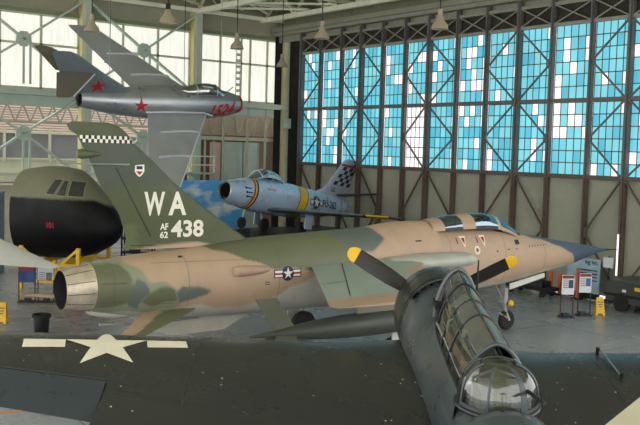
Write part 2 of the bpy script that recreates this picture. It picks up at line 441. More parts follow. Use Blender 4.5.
    # daylight showing through the gaps below and between the leaves
    gap = emit('daylight_gap', lin(255, 246, 250), 1.6)
    for k, (ya, yb) in enumerate(((26.2, 25.0), (24.9, 23.6), (23.2, 21.9))):
        tag(MB().box((DX+.02, (ya+yb)/2, .07), (.02, ya-yb, .11)).build('trim_%d' % (k+1), gap, None, 0), kind='structure')
    tag(MB().box((DX-.29, POSTS[12]-.0, 1.95), (.02, .07, 1.7)).build('trim_4', gap, None, 0), kind='structure')
    # header beam with its door track, and the dark door pocket in the corner
    b = MB(); b.box((DX-.1, 25, 12.98), (.5, 44, .2)); b.box((DX+.12, 25, 12.95), (.06, 44, .9)); b.box((DX-.32, 25, 13.22), (.3, 44, .26)); struct(b, 'trim_5', M['trussgrey'])
    struct(MB().box((DX+.1, 25, 14.4), (.2, 44, 2.2)), 'wall_right', pm('gable_board', lin(120, 120, 96), .7, var=.2))
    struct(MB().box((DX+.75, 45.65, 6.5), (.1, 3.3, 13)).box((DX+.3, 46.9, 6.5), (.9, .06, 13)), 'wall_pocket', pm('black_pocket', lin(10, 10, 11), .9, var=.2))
make_door()

COLS = [6.0, 12.86, 19.66, 26.46, 32.95]
def make_left_wall():
    pane = emit('fibreglass_pane', lin(244, 244, 230), 1.05, .12, (8, 1, .5))
    corr = siding('cream_corrugated', lin(190, 186, 160), 9.0, 'X', depth=.8)
    n = 17
    for i in range(len(COLS)-1):
        x0, x1 = COLS[i]+.2, COLS[i+1]-.3
        mb = MB(); mb.box(((x0+x1)/2, WY+.06, 10.62), (x1-x0, .03, 3.84), 0)
        ms = ([x0, x0+2.1, x0+4.25, x1] if i != 3 else [x0, 28.25, 29.73, 30.38, 31.64, x1])
        for x in ms: mb.box((x, WY, 10.62), (.12, .1, 3.9), 1)
        for z, h in ((11.03, .12), (8.72, .14), (12.58, .12)): mb.box(((x0+x1)/2, WY, z), (x1-x0, .1, h), 1)
        tag(mb.build('window_%d' % n, [pane, M['cream']], None, 0), kind='structure'); n += 1
    b = MB(); b.box((19, WY+.1, 13.3), (29, .1, 1.3), 0); b.box((19, WY-.02, 12.72), (29, .12, .2), 1)
    b.box((19, WY+.05, 14.6), (29, .1, 1.4), 0); struct(b, 'wall_left', [corr, pm('green_band', lin(120, 132, 98), .6)])
    b = MB(); b.box((19, WY-.25, 8.5), (28, .5, .3)); b.box((19, WY-.02, 8.1), (28, .12, .6)); struct(b, 'trim_6', M['mint'])
    # columns, X braces with gusset plates
    for k, x in enumerate(COLS):
        b = MB(); b.box((x-.17, WY-.22, 6.95), (.2, .5, 13.9), 0); b.box((x+.1, WY-.36, 6.95), (.36, .26, 13.9), 1)
        struct(b, 'trim_%d' % (7+k), [pm('cream_column', lin(206, 198, 150), .55, var=.08), M['mint']])
    for k in range(3):
        xa, xb = COLS[k], COLS[k+1]; xm = (xa+xb)/2
        for zb, zt, zm in ((8.9, 13.6, 11.2), (4.0, 8.5, 6.35)):
            b = MB()
            for sx in (xa, xb):
                for z in (zb, zt): b.bar((sx, WY-.38, z), (xm, WY-.38, zm), .24, .1)
            b.prism([(xm+.42*cos(PI/8+j*PI/4), zm+.42*sin(PI/8+j*PI/4)) for j in range(8)], -.06, .06, 0, Matrix.Translation((0, WY-.4, 0)) @ Matrix(((1, 0, 0, 0), (0, 0, 1, 0), (0, 1, 0, 0), (0, 0, 0, 1))))
            b.bar((xm, WY-.4, zm), (xm, WY-.4, zm-2.3), .1); b.bar((xm+.35, WY-.4, zm), (xm+.35, WY-.4, zm-2.3), .1)
            struct(b, 'trim_%d' % (12+k*2+(zb < 5)), M['mint'])
    # low annex beyond the wall
    pink = siding('pinkish_lap_siding', lin(206, 186, 172), 2.2, 'Z', depth=.9)
    b = MB(); b.box((16, 53, 7.6), (36, .1, 2.4), 0); b.box((16, 52.95, 5.6), (36, .1, 1.6), 1); b.box((16, 52.9, 4.2), (36, .14, 1.3), 2); b.box((16, 53, 1.8), (36, .1, 3.6), 3)
    for z in (4.9, 6.45, 3.4, 4.1): b.box((16, 52.8, z), (36, .12, .12), 2)
    for x in (4, 8, 12, 14.6, 17.3, 20, 23): b.box((x, 52.75, 5.7), (.14, .14, 2.0), 2)
    struct(b, 'wall_back', [pink, siding('grey_corrugated', lin(150, 150, 152), 5, 'X', depth=.9), M['cream'], pm('annex_wall', lin(170, 160, 144), .7)])
    b = MB()
    for z in (7.0, 8.0): b.box((16, 49.6, z), (36, .1, .1))
    for j in range(40):
        x = -1+j*.85; b.bar((x, 49.6, 7.0), (x+.42, 49.6, 8.0), .07); b.bar((x+.42, 49.6, 8.0), (x+.85, 49.6, 7.0), .07)
    struct(b, 'trim_18', pm('annex_truss_steel', lin(150, 142, 126), .6))
    # partition under the third bay: sliding doors, panels and slim posts
    b = MB(); b.box((29.6, WY+.6, 7.5), (6.6, .1, 1.7), 0); b.box((29.6, WY+.5, 6.45), (6.6, .2, .22), 3)
    b.box((29.6, WY+.72, 4.2), (6.6, .06, 8.3), 4); b.box((27.3, WY+.6, 3.1), (1.5, .1, 6.3), 1); b.box((28.35, WY+.55, 3.1), (.75, .1, 6.2), 2); b.box((32.2, WY+.6, 3.1), (1.4, .1, 6.3), 4)
    for x in (26.9, 27.6, 28.2): b.box((x, WY+.5, 4.6), (.12, .1, 3.4), 3)
    struct(b, 'wall_partition', [pm('tan_board', lin(186, 166, 146), .7), pm('brown_board', lin(112, 84, 66), .7, var=.3), pm('pink_board', lin(214, 182, 164), .7), M['cream'], pm('umber_board', lin(136, 116, 98), .7)])
    for k, (x0, x1) in enumerate(((28.78, 30.25), (30.32, 31.5))):
        e = MB().box(((x0+x1)/2, WY+.45, 3.15), (x1-x0, .07, 6.2)).build('door_%d' % (7+k), M['mint'], None, 0); tag(e, kind='structure')
        MB().box(((x0+x1)/2, WY+.41, 2.2), (x1-x0-.2, .02, 3.6)).build('panel', M['mint'], e, 0)
    b = MB()
    for x in (26.95, 28.55, 30.28, 31.6): b.box((x, WY-.05, 6.3), (.11, .1, 4.4))
    for j in range(6):
        x = 27+j*.95; b.bar((x, WY+.2, 6.7), (x+.48, WY+.2, 8.2), .08); b.bar((x+.48, WY+.2, 8.2), (x+.95, WY+.2, 6.7), .08)
    b.box((29.5, WY-.05, 7.85), (6.2, .08, .1)); struct(b, 'trim_19', pm('slim_post_paint', lin(176, 172, 152), .6))
make_left_wall()

def make_roof():
    deck = siding('roof_deck', lin(206, 204, 172), 4, 'X', depth=.6, var=.1)
    struct(MB().box((11, 20, 15.4), (44, 54.5, .1)), 'ceiling', deck)
    n = 20
    tm = pm('cream_truss_paint', lin(232, 230, 206), .55, var=.08)
    for k, x in enumerate([COLS[1]-.1, COLS[2], COLS[3], 31.2]):
        b = MB(); b.box((x, 20, 13.75), (.3, 54, .26)); b.box((x, 20, 15.2), (.25, 54, .2))
        for j in range(18):
            y = 46.6-j*3; b.bar((x, y, 13.8), (x, y-1.5, 15.2), .14); b.bar((x, y-1.5, 15.2), (x, y-3, 13.8), .14)
        struct(b, 'trim_%d' % n, tm); n += 1
    for k, y in enumerate((46.3, 43.6, 39.6, 35.6, 31.6, 27.6, 23.6)):
        b = MB(); b.box((12, y, 14.15 if k else 13.75), (41, .16, .22)); b.box((12, y, 15.1), (41, .14, .16))
        for j in range(20):
            x = 31-j*1.7; b.bar((x, y, 14.1), (x-.85, y, 15.1), .08); b.bar((x-.85, y, 15.1), (x-1.7, y, 14.1), .08)
        for j in range(3):                                   # flat wind bracing
            xa, xb = ([COLS[1]-.1, COLS[2], COLS[3], 31.2])[j:j+2]
            if y > 28: b.bar((xa, y, 13.95), (xb, y-4, 13.95), .14, .1); b.bar((xa, y-4, 14.1), (xb, y, 14.1), .14, .1)
        struct(b, 'trim_%d' % n, tm); n += 1
make_roof()

# ------------------------------------------------------------------ light: the open bay behind the viewer, the lit windows
W = bpy.data.worlds.new('daylight'); bpy.context.scene.world = W; W.use_nodes = True
W.node_tree.nodes['Background'].inputs[0].default_value = (*lin(249, 248, 246), 1)
W.node_tree.nodes['Background'].inputs[1].default_value = 2.85

# ------------------------------------------------------------------ hanging lamps
def make_lamps():
    shade = pm('lamp_shade_enamel', lin(146, 134, 114), .5, var=.12)
    def lamp(lit):
        t = empty('pendant_lamp')
        b = MB(); b.lathe([(.06, .36), (.1, .34), (.13, .2), (.25, .06), (.29, -.1), (.27, -.1), (.23, .05), (.1, .19), (.05, .3)], 28); b.build('lamp_shade', shade, t)
        MB().lathe([(.0, .56), (.075, .55), (.085, .38), (.06, .34), (0, .34)], 18).build('socket', M['dark'] if lit else shade, t)
        MB().tube([(0, 0, .54), (0, 0, 5.0)], .018, 8).build('cord', M['dark'], t)
        MB().lathe([(0, -.06), (.07, -.03), (.09, .05), (.05, .18), (0, .2)], 16).build('bulb', emit('lit_bulb', (1, .93, .8), 4.0) if lit else pm('unlit_bulb', lin(226, 222, 210), .3), t)
        return t
    protos = {}
    spots = [((20.41, 32.61, 10.15), 0, 'tan pendant lamp before the pale windows above the numbered nose of the hanging jet'),
             ((13.75, 32.11, 10.15), 0, 'tan pendant lamp in front of the upper wing tip of the hanging jet'),
             ((21.37, 21.58, 10.1), 0, 'large pendant lamp before the blue door panes, nearest the top centre'),
             ((20.63, 27.02, 10.15), 0, 'pendant lamp hanging before the left end of the door header'),
             ((26.37, 37.81, 10.15), 0, 'small pendant lamp beside the black corner pocket of the big door'),
             ((19.63, 43.53, 10.15), 0, 'small far pendant lamp just under the raised wing of the hanging jet'),
             ((14.74, 28.02, 10.2), 1, 'lit pendant lamp with glowing bulb and dark socket at the ceiling')]
    for loc, lit, lab in spots:
        if lit not in protos: o = protos[lit] = lamp(lit)
        else: o = copy_tree(protos[lit])
        o.location = loc; tag(o, lab, 'lamp', 'pendant lamps under the roof')
    t = empty('pendant_lamp', (24.74, 45.0, 5.45)); tag(t, 'tan cone lamp hanging low behind the lower wing of the hanging jet', 'lamp', 'pendant lamps under the roof')
    MB().lathe([(.05, .55), (.12, .45), (.36, -.1), (.33, -.1), (.1, .42)], 24).build('lamp_shade', shade, t); MB().tube([(0, 0, .5), (0, 0, 8.7)], .015, 6).build('cord', M['dark'], t)
    MB().lathe([(0, -.05), (.08, 0), (.05, .2), (0, .22)], 14).build('bulb', pm('frosted_bulb', lin(226, 222, 210), .3), t)
make_lamps()

# ------------------------------------------------------------------ the camouflaged fighter-bomber
def make_thud():
    R = tag(empty('fighter_bomber', mat=pose(8.127, 20.577, 0, rad(-1.9125))), 'tan and green camouflaged jet with WA and 438 on its tall fin', 'jet aircraft')
    tan, olive, sage, slate, belly = lin(176, 150, 125), lin(98, 103, 76), lin(134, 140, 118), lin(92, 101, 96), lin(186, 183, 172)
    dusk, nose_grey, dolive = lin(160, 124, 94), lin(74, 88, 104), lin(78, 84, 58)
    PG = dict(
        g1=[(.5, 3.2), (.64, 2.99), (1.01, 3.06), (1.27, 3.0), (1.42, 2.78), (1.48, 2.46), (1.36, 2.05), (.6, 1.95)],
        dk=[(1.36, 2.0), (1.43, 2.41), (1.58, 2.67), (1.77, 2.6), (1.93, 2.33), (1.75, 2.15), (1.62, 1.9)],
        ol2=[(1.75, 2.1), (1.98, 2.36), (2.19, 2.42), (2.54, 2.38), (2.63, 2.08), (2.06, 1.95)],
        sl=[(2.6, 2.28), (2.79, 2.45), (3.15, 2.37), (3.58, 2.29), (3.5, 2.18), (3.25, 2.08), (2.69, 2.03)],
        rear=[(.5, 3.4), (1.62, 3.4), (1.40, 3.1), (1.42, 3.0), (1.76, 2.9), (1.92, 2.58), (2.32, 2.54), (2.63, 2.36), (2.75, 2.0), (2.4, 1.5), (.5, 1.5)],
        top=[(1.40, 3.08), (1.62, 3.2), (2.0, 3.34), (3.53, 3.43), (3.88, 3.24), (4.45, 3.1), (5.16, 2.83), (5.51, 2.72), (6.3, 2.70), (6.75, 2.58), (7.1, 2.3), (7.8, 2.2), (8.1, 2.7), (8.34, 2.98), (9.36, 3.36), (9.0, 3.66), (9.1, 4.3), (1, 4.3)],
        slate=[(7.55, 3.72), (8.95, 4.1), (9.36, 3.36), (8.85, 3.04), (8.34, 2.98), (7.72, 3.37)],
        nose=[(15.3, 3.38), (16.2, 3.14), (17.08, 2.95), (17.7, 2.72), (18.2, 2.55), (18.4, 2.2), (18.7, 1.9), (19, 3.6), (15.3, 3.9)])
    bl = [(-1, 1.9), (.7, 1.86), (2, 1.82), (3.3, 1.9), (4.06, 1.76), (4.6, 1.78), (5.5, 1.97), (6.36, 2.32), (6.8, 2.41), (7.3, 2.1), (9, 2.1), (11, 2.0), (14, 1.76), (16, 1.92), (18.3, 2.16), (22, 2.1)]
    def col(x, y, z):
        x2 = x+.03*sin(z*9+x*4); z2 = z+.025*sin(x*7+1)
        if z2 < pchip([a for a, _ in bl], [b for _, b in bl], x): return belly
        for k, c in (('g1', olive), ('dk', slate), ('ol2', olive), ('sl', slate), ('rear', sage), ('slate', slate), ('top', olive), ('nose', nose_grey)):
            if inpoly(x2, z2, PG[k]): return c
        return tan
    secs = [(0.66, 3.02, 1.84, .60, 2.1), (1.5, 3.13, 1.68, .73, 2.1), (3, 3.27, 1.50, .83, 2.15), (5, 3.46, 1.44, .88, 2.2), (7, 3.56, 1.43, .90, 2.25), (9, 3.66, 1.43, .90, 2.2, .45), (10.4, 3.80, 1.43, .86, 2.1, .42), (11.5, 3.80, 1.45, .82, 2.05, .42),
            (11.75, 3.58, 1.46, .81, 2.2, .45), (13, 3.54, 1.48, .78, 2.2, .46), (14.3, 3.48, 1.54, .73, 2.15, .47), (15.2, 3.37, 1.62, .68, 2.1, .48), (16.1, 3.22, 1.73, .60, 2.05), (17.2, 3.06, 1.90, .51), (18.5, 2.86, 2.07, .385)]
    B = Body(secs)
    mb = MB(); mb.loft(B.rings(132, .035)); fus = mb.build('fuselage', M['camo'], R, 40, soft(col)); bv = bvh_of(fus)
    # nozzle petals, radome and probe
    Nz = Body([(-.04, 2.87, 1.93, .46), (.3, 2.95, 1.88, .53), (.66, 3.01, 1.85, .59)])
    nz = MB(); nz.loft(Nz.rings(48, .1), 0, False, True); n_ob = nz.build('exhaust_nozzle', M['nozzle'], R)
    inn = MB(); inn.loft([Nz.ring(-.04, 48), Nz.ring(-.045, 48, off=-.02), [Vector((.6, v.y*.8, 2.42+(v.z-2.4)*.8)) for v in Nz.ring(-.04, 48)]], 0, False, True); inn.build('nozzle_lining', M['dark'], n_ob)
    for k in range(12):
        a = 2*PI*k/12+.13; sm = MB(); sm.tube([Nz.pt(x, a, .006) for x in (-.02, .2, .4, .62)], .009, 5); sm.build('petal_seam', pm('petal_gap', lin(112, 98, 80), .5, .4) if k == 0 else bpy.data.materials['petal_gap'], n_ob)
    rd = Body([(18.5, 2.86, 2.07, .385), (19.2, 2.77, 2.23, .27), (19.9, 2.66, 2.37, .14), (20.35, 2.58, 2.45, .06), (20.5, 2.555, 2.475, .035)])
    m_r = MB(); m_r.loft(rd.rings(40, .12)); m_r.build('radome', pm('radome_paint', lin(72, 88, 106), .42, var=.1), R)
    MB().tube([(20.45, 0, 2.515), (20.9, 0, 2.5), (21.3, 0, 2.49)], [.035, .022, .012], 10).build('pitot_probe', M['blackmark'], R)
    # fin, rudder, checks
    fz = [(3.30, 5.35, 1.50), (3.55, 4.95, 1.62), (4.2, 3.95, 1.42), (4.98, 2.87, .88), (5.5, 2.31, .66), (5.93, 1.80, .42), (6.1, 1.66, .34), (6.22, 1.55, .14), (6.34, 1.38, .08), (6.42, 1.1, .2)]
    def fcol(x, y, z):
        if z < pchip([1.2, 1.9, 3.6, 4.2], [3.05, 3.32, 3.46, 3.2], x)-.02: return tan
        if z > 6.1: return lin(68, 77, 48)
        if z > 4.6+.45*(x-.8)*1.0 and x > .9 or (z > 4.9 and inpoly(x, z, [(.2, 5.5), (1.2, 4.9), (3.2, 4.5), (3.2, 5.4), (.4, 6.0)])): return lin(64, 74, 58)
        return lin(70, 78, 44) if x > 1.9 or z > 3.9 else lin(84, 92, 54)
    f = MB(); ft = []
    for i in range(len(fz)-1):
        for k in range(6):
            t = k/6; a, b = fz[i], fz[i+1]; ft.append([a[j]+(b[j]-a[j])*t for j in range(3)])
    ft.append(fz[-1])
    f.loft([foil(le, te, 0, z, .055, 26, vert=False) for z, le, te in ft])
    f.v = [(x, (zz-z), z) for (z, le, te), ring in zip(ft, [f.v[i*52:(i+1)*52] for i in range(len(ft))]) for (x, yy, zz) in ring]
    fin = f.build('tail_fin', M['camo'], R, 40, soft(fcol)); fb = bvh_of(fin)
    up = lambda u, v: ((u, -3, v), (0, 1, 0))
    ck = MB()
    wh, bk = [], []
    n = 20; x0, x1 = .40, 1.80
    for r in range(2):
        for c in range(n):
            (wh if (r+c) % 2 else bk).append(rect(x0+(x1-x0)*c/n, 5.93+r*.085, x0+(x1-x0)*(c+1)/n, 6.015+r*.085))
    decal('check_band', flat2d(wh), up, M['white'], fin, fb, .3); decal('check_band', flat2d(bk), up, M['blackmark'], fin, fb, .3, label='black squares of the check band')
    def words(s, x, z, w, h, m, par, bv_, bold=.03, name='lettering', **kw):
        vs, fs = text2d(s, 1, bold, **kw); W_ = max(a for a, _ in vs); H_ = max(b for _, b in vs)
        decal(name, ([(x+a/W_*w, z+b/H_*h) for a, b in vs], fs), up, m, par, bv_, .3)
    words('W', 2.06, 4.14, .56, .6, M['white'], fin, fb); words('A', 2.72, 4.14, .5, .6, M['white'], fin, fb)
    words('438', 2.8, 3.57, .92, .44, M['white'], fin, fb); words('AF', 2.5, 3.77, .22, .17, M['white'], fin, fb); words('62', 2.5, 3.56, .22, .17, M['white'], fin, fb)
    sh = [(.02, .27), (.26, .29), (.26, .12), (.2, .03), (.13, -.02), (.06, .03), (0, .12)]
    decal('shield', flat2d([shift(sh, 1.79, 5.13)]), up, M['white'], fin, fb); decal('shield_charge', flat2d([shift(rect(.05, .17, .21, .25), 1.79, 5.13)]), up, M['navy'], fin, fb, off=.01)
    decal('shield_charge', flat2d([shift([(.04, .12), (.22, .12), (.13, .02)], 1.79, 5.13)]), up, M['red'], fin, fb, off=.01)
    ln = lambda a, b, w=.012: [(a[0]-w, a[1]), (a[0]+w, a[1]), (b[0]+w, b[1]), (b[0]-w, b[1])]
    decal('rudder_line', flat2d([ln((1.3, 5.35), (2.25, 3.62), .016), rect(1.72, 3.385, 2.3, 3.405)]), up, M['blackmark'], fin, fb)
    MB().tube([(-.1, -.06, 5.42), (1.3, -.07, 5.415), (1.64, -.07, 5.41)], [.016, .022, .035], 8).build('static_probe', M['strut'], fin)
    cp = Body([(.34, 5.75, 5.56, .05), (.45, 5.77, 5.53, .085), (.75, 5.72, 5.58, .07), (.95, 5.68, 5.64, .03)]); k = MB(); k.loft(cp.rings(16, .1)); k.build('antenna_fairing', pm('fin_fairing_paint', lin(76, 84, 58), .5), fin)
    decal('beacon', flat2d([circle(.035, 12, 1.95, 3.27)]), up, M['navy'], fin, fb)
    # wings: upper sage with tan tip and leading edge
    def wcol(x, y, z):
        a = abs(y); le = 11.67-(a/5.25)*5.3
        if le-x < .30+.12*sin(a*3): return tan
        if a > 4.6 and x < le-.2: return tan
        return lin(152, 166, 158)
    for s in (-1, 1):
        wsec = [(11.75-(a/5.25)*5.4, 7.15-(a/5.25)*3.05, s*a, 2.78-.062*a, .05) for a in [.5+.19*i for i in range(25)]]+[(6.25, 4.3, s*5.25, 2.45, .03)]
        w = panel(wsec, 28); wo = w.build('wing', M['camo'], R, 40, wcol)
        wb = bvh_of(wo); dn = lambda u, v: ((u, v, 5), (0, 0, -1))
        fl = lambda a: 7.15-(a/5.25)*3.05
        decal('flap_line', flat2d([[(fl(1)+1.0, s*1.0), (fl(1)+1.03, s*1.0), (fl(4.4)+.7, s*4.4), (fl(4.4)+.67, s*4.4)], [(fl(3)+.0, s*3.0), (fl(3)+.85, s*3.0), (fl(3)+.85, s*3.03), (fl(3), s*3.03)]]), dn, M['blackmark'], wo, wb, .3)
        # engine intake in the wing root, lip raked forward
        rings = []
        for x, y, hw, zt, zb in ((9.2, 1.0, .40, 2.86, 2.46), (10.2, 1.08, .42, 2.92, 2.42), (11.2, 1.08, .40, 2.93, 2.42), (11.9, 1.02, .34, 2.90, 2.46)):
            rings.append([Vector((x+(.9*(y-.7+hw*cos(2*PI*k/24)) if x > 11.8 else 0)*1.0, s*(y+hw*cos(2*PI*k/24)), (zt+zb)/2+(zt-zb)/2*sin(2*PI*k/24))) for k in range(24)])
        it = MB(); it.loft(rings, 0, True, False); io = it.build('air_intake', pm('intake_paint', lin(172, 174, 164), .42), R)
        i2 = MB(); i2.loft([rings[-1], [Vector((v.x-.5, v.y, 2.66+(v.z-2.66)*.85)) for v in rings[-1]]], 0, False, True); i2.build('intake_lining', M['dark'], io)
        # stabilators
        st = [(3.4-(a-.5)*1.02, 1.9-(a-.5)*.70, s*a, 1.80, .05) for a in [.5+.13*i for i in range(21)]]+[(.5, .1, s*3.2, 1.80, .03)]
        def scol(x, y, z):
            a = abs(y)
            return tan if x < 2.42-(a-.5)*.74+.04*sin(a*8) else olive
        panel(st, 20).build('stabilator', M['camo'], R, 40, scol)
        # main gear
        gl = MB(); gl.tube([(8.6, s*2.2, 2.5), (8.55, s*2.35, .45)], .09); gl.tube([(8.6, s*1.2, 2.3), (8.57, s*2.28, 1.3)], .05); lo = gl.build('main_gear_leg', M['strut'], R)
        wheel(lo, (8.55, s*2.2, .42), .42, .26)
        MB().box((8.55, s*2.55, 1.2), (.75, .03, 1.5)).build('gear_door', pm('white_gear_door', lin(205, 205, 196), .45), lo, 0)
        # drop tank on its pylon
        T = Body([(3.5, 1.47, 1.43, .01), (4.2, 1.54, 1.36, .09), (4.8, 1.62, 1.28, .17), (5.8, 1.72, 1.18, .27), (7, 1.76, 1.14, .31), (9.2, 1.76, 1.14, .31), (10.3, 1.69, 1.21, .24), (11.1, 1.54, 1.36, .08), (11.3, 1.46, 1.44, .01)])
        tk = MB(); tv = T.rings(28, .2); tk.loft([[v+Vector((0, s*2.85, 0)) for v in r] for r in tv]); to = tk.build('drop_tank', M['olive'], R)
        MB().box((7.6, s*2.85, 2.1), (1.8, .12, .85)).build('pylon', pm('pylon_paint', lin(120, 118, 98), .5), to, 0)
        for ang in (90, 210, 330) if s > 0 else (90, 210, 330):
            ca, sa = cos(rad(ang)), sin(rad(ang)); g = MB()
            pr = [(4.8, .12), (4.2, .10), (3.65, .88), (4.25, .88)]
            vs = [(x, s*2.85+ca*q+o*-sa*.018, 1.45+sa*q+o*ca*.018) for o in (-1, 1) for x, q in pr]
            g.add(vs, [(3, 2, 1, 0), (4, 5, 6, 7)]+[(i, (i+1) % 4, 4+(i+1) % 4, 4+i) for i in range(4)]); g.build('tank_fin', pm('tank_fin_paint', lin(92, 96, 78), .5), to, 0)
    # ventral fin, hook, scoops
    v = MB(); vp = [(5.6, 1.6), (1.7, 1.75), (2.1, 1.25), (3.0, 1.02), (4.4, 1.05)]
    v.add([(x, o*.035, z) for o in (-1, 1) for x, z in vp], [(4, 3, 2, 1, 0), (5, 6, 7, 8, 9)]+[(i, (i+1) % 5, 5+(i+1) % 5, 5+i) for i in range(5)]); v.build('ventral_fin', pm('ventral_paint', lin(186, 182, 168), .5), R, 0)
    MB().tube([(.9, -.1, 1.5), (2.0, -.1, 1.42), (3.6, -.1, 1.46)], [.04, .03, .035], 8).build('arrester_hook', M['strut'], R)
    k = Body([(.62, 1.86, 1.78, .05), (.85, 1.90, 1.68, .16), (1.5, 1.90, 1.6, .22), (1.9, 1.85, 1.63, .1)]); q = MB(); q.loft(k.rings(16, .15)); q.build('brake_parachute_fairing', pm('pale_fairing', lin(190, 184, 166), .5), R)
    bl_ = Body([(4.2, 2.82, 2.58, .02), (4.3, 2.86, 2.57, .13), (4.7, 2.85, 2.58, .13), (5.1, 2.83, 2.62, .1), (5.3, 2.76, 2.68, .02)]); q = MB()
    q.loft([[vv+Vector((0, -.86, 0)) for vv in r] for r in bl_.rings(16, .05)]); q.build('side_blister', M['tan'], R)
    # national marking
    c0 = (5.86, 2.58); st = [shift(star_pts(.165), *c0)]
    bar = [shift(rect(-.40, -.085, .40, .085), *c0)]
    decal('insignia', flat2d([shift(rect(-.43, -.11, .43, .11), *c0), shift(circle(.2), *c0)]), up, M['navy'], fus, bv, .1, .006)
    decal('insignia_bar', flat2d([shift(rect(-.40, -.085, .40, .085), *c0)]), up, M['white'], fus, bv, .1, .010)
    decal('insignia_stripe', flat2d([shift(rect(-.40, -.025, .40, .025), *c0)]), up, M['red'], fus, bv, .1, .014)
    decal('insignia_disc', flat2d([shift(circle(.185), *c0)]), up, M['navy'], fus, bv, .1, .018); decal('insignia_star', flat2d(st), up, M['white'], fus, bv, .1, .024)
    # small markings and panel lines
    tri = [(-.14, .15), (.14, .15), (0, -.2)]
    for x in (12.62, 13.52):
        decal('ejection_warning', flat2d([shift(tri, x, 3.17)]), up, M['white'], fus, bv, .1); decal('ejection_warning', flat2d([shift(tri, x, 3.18, .6)]), up, M['red'], fus, bv, .1, .011)
        decal('handhold', flat2d([rect(x-.3, 3.1, x-.26, 3.28)]), up, M['blackmark'], fus, bv, .1)
    for q in (rect(15.05, 2.97, 15.27, 3.12), rect(2.8, 3.1, 2.92, 3.14), rect(10.55, 3.24, 10.8, 3.28)): decal('access_port', flat2d([q]), up, M['blackmark'], fus, bv, .1)
    decal('stencil', flat2d([rect(15.75+.16*i, 2.86, 15.80+.16*i, 2.91) for i in range(7)]+[rect(14.05, 2.78, 14.12, 2.83), rect(14.6, 2.82, 14.72, 2.85), rect(15.0, 2.82, 15.1, 2.85)]+[rect(5.15, 2.37, 5.3, 2.39), rect(5.15, 2.31, 5.3, 2.33)]), up, M['navy'], fus, bv, .1)
    pl = [rect(1.05, 2.12, 1.065, 3.0), rect(.75, 2.55, 1.35, 2.59), rect(.72, 2.1, 1.3, 2.12), rect(2.95, 1.9, 2.96, 3.3), rect(2.05, 3.0, 5.0, 3.008), rect(5.6, 1.9, 5.612, 3.3), rect(12.0, 2.0, 12.012, 3.4), rect(14.5, 1.8, 14.512, 3.3), rect(16.6, 2.0, 16.612, 3.0), rect(2.1, 2.0, 2.6, 2.012), rect(2.1, 2.32, 2.6, 2.33)]
    gapm = pm('panel_gap', lin(92, 82, 66), .6)
    for q in pl: decal('panel_line', flat2d([q]), up, gapm, fus, bv, .12, .004)
    emb = circle(.13, 20, 13.15, 2.88); decal('emblem', flat2d([emb]), up, M['cream_mark'], fus, bv, .1); decal('emblem_charge', flat2d([circle(.08, 16, 13.15, 2.88)]), up, M['tan'], fus, bv, .1, .011); decal('emblem_charge', flat2d([circle(.035, 12, 13.15, 2.88)]), up, M['blackmark'], fus, bv, .1, .016)
    # two canopies and windscreen
    K = Body([(11.45, 3.82, 3.3, .50, 2.0, .35), (12.2, 3.92, 3.3, .50, 2.0, .35), (13.0, 3.98, 3.28, .50, 2.0, .35), (13.9, 4.0, 3.26, .49, 2.0, .35), (14.55, 3.90, 3.2, .47, 2.0, .35), (15.2, 3.58, 3.1, .40, 2.0, .35), (15.75, 3.30, 2.95, .28, 2.0, .35)])
    def shell(n, m, x0, x1, par, a0=.12*PI, a1=.88*PI, th=0.0):
        q = MB(); rr = K.rings(28, .06, x0, x1, a0=a0, a1=a1, off=th)
        q.loft(rr, 0, False, False, closed=False); return q.build(n, m, par, 60)
    cn = pm('canopy_frame_paint', lin(174, 148, 122), .5)
    frame = shell('canopy_frame', cn, 11.45, 11.95, R, 0.02, PI-.02); 
    for a, b in ((12.72, 13.3), (14.32, 14.48)): shell('canopy_hoop', cn, a, b, frame, 0.02, PI-.02)
    for a, b in ((11.95, 12.72), (13.3, 14.32), (14.48, 15.7)):
        shell('canopy_glass', M['glassb'], a, b, R, .05*PI, .95*PI)
        for c0_, c1_ in ((-.02, .07), (.93, 1.02)):
            q = MB(); q.loft(K.rings(14, .1, a, b, a0=c0_*PI, a1=c1_*PI, off=.004), 0, False, False, closed=False); q.build('canopy_sill', M['blackmark'] if b < 15 else cn, frame, 60)
    for x in (12.1, 13.6):
        s_ = MB(); s_.box((x, 0, 3.45), (.2, .45, .55)); s_.box((x-.02, 0, 3.76), (.14, .3, .14)); s_.build('ejection_seat', M['dark'], R)
    MB().box((14.6, 0, 3.4), (.3, .6, .25)).build('instrument_coaming', M['dark'], R)
    # nose gear with its long door
    g = MB(); g.tube([(15.15, 0, 1.8), (15.3, 0, .75)], .085); g.tube([(15.3, 0, .75), (15.4, .14, .33)], .05); g.tube([(15.3, 0, .75), (15.4, -.14, .33)], .05); g.tube([(14.7, 0, 1.7), (15.27, 0, .95)], .04)
    g.box((15.4, -.02, .95), (.12, .2, .16)); g.tube([(15.3, .0, .8), (15.0, 0, .62), (15.36, -.1, .4)], .045); g.box((15.24, 0, 1.2), (.16, .22, .5)); g.tube([(15.18, .1, 1.5), (15.42, .1, .95)], .03); go = g.build('nose_gear_leg', M['strut'], R); wheel(go, (15.4, 0, .33), .33, .19)
    MB().lathe([(.08, -.06), (.12, 0), (.08, .06)], 16, 0, Matrix.Translation((15.42, -.16, .92)) @ Matrix.Rotation(PI/2, 4, 'X')).build('taxi_light', M['yellow'], go)
    d = MB(); d.prism([(15.0, 1.66), (16.7, 1.92), (16.7, 1.77), (15.0, 1.46)], -.02, .02, 0, Matrix.Translation((0, -.45, 0)) @ Matrix.Rotation(PI/2, 4, 'X')); d.build('nose_gear_door', pm('white_nose_door', lin(200, 200, 190), .45), R, 0)
make_thud()

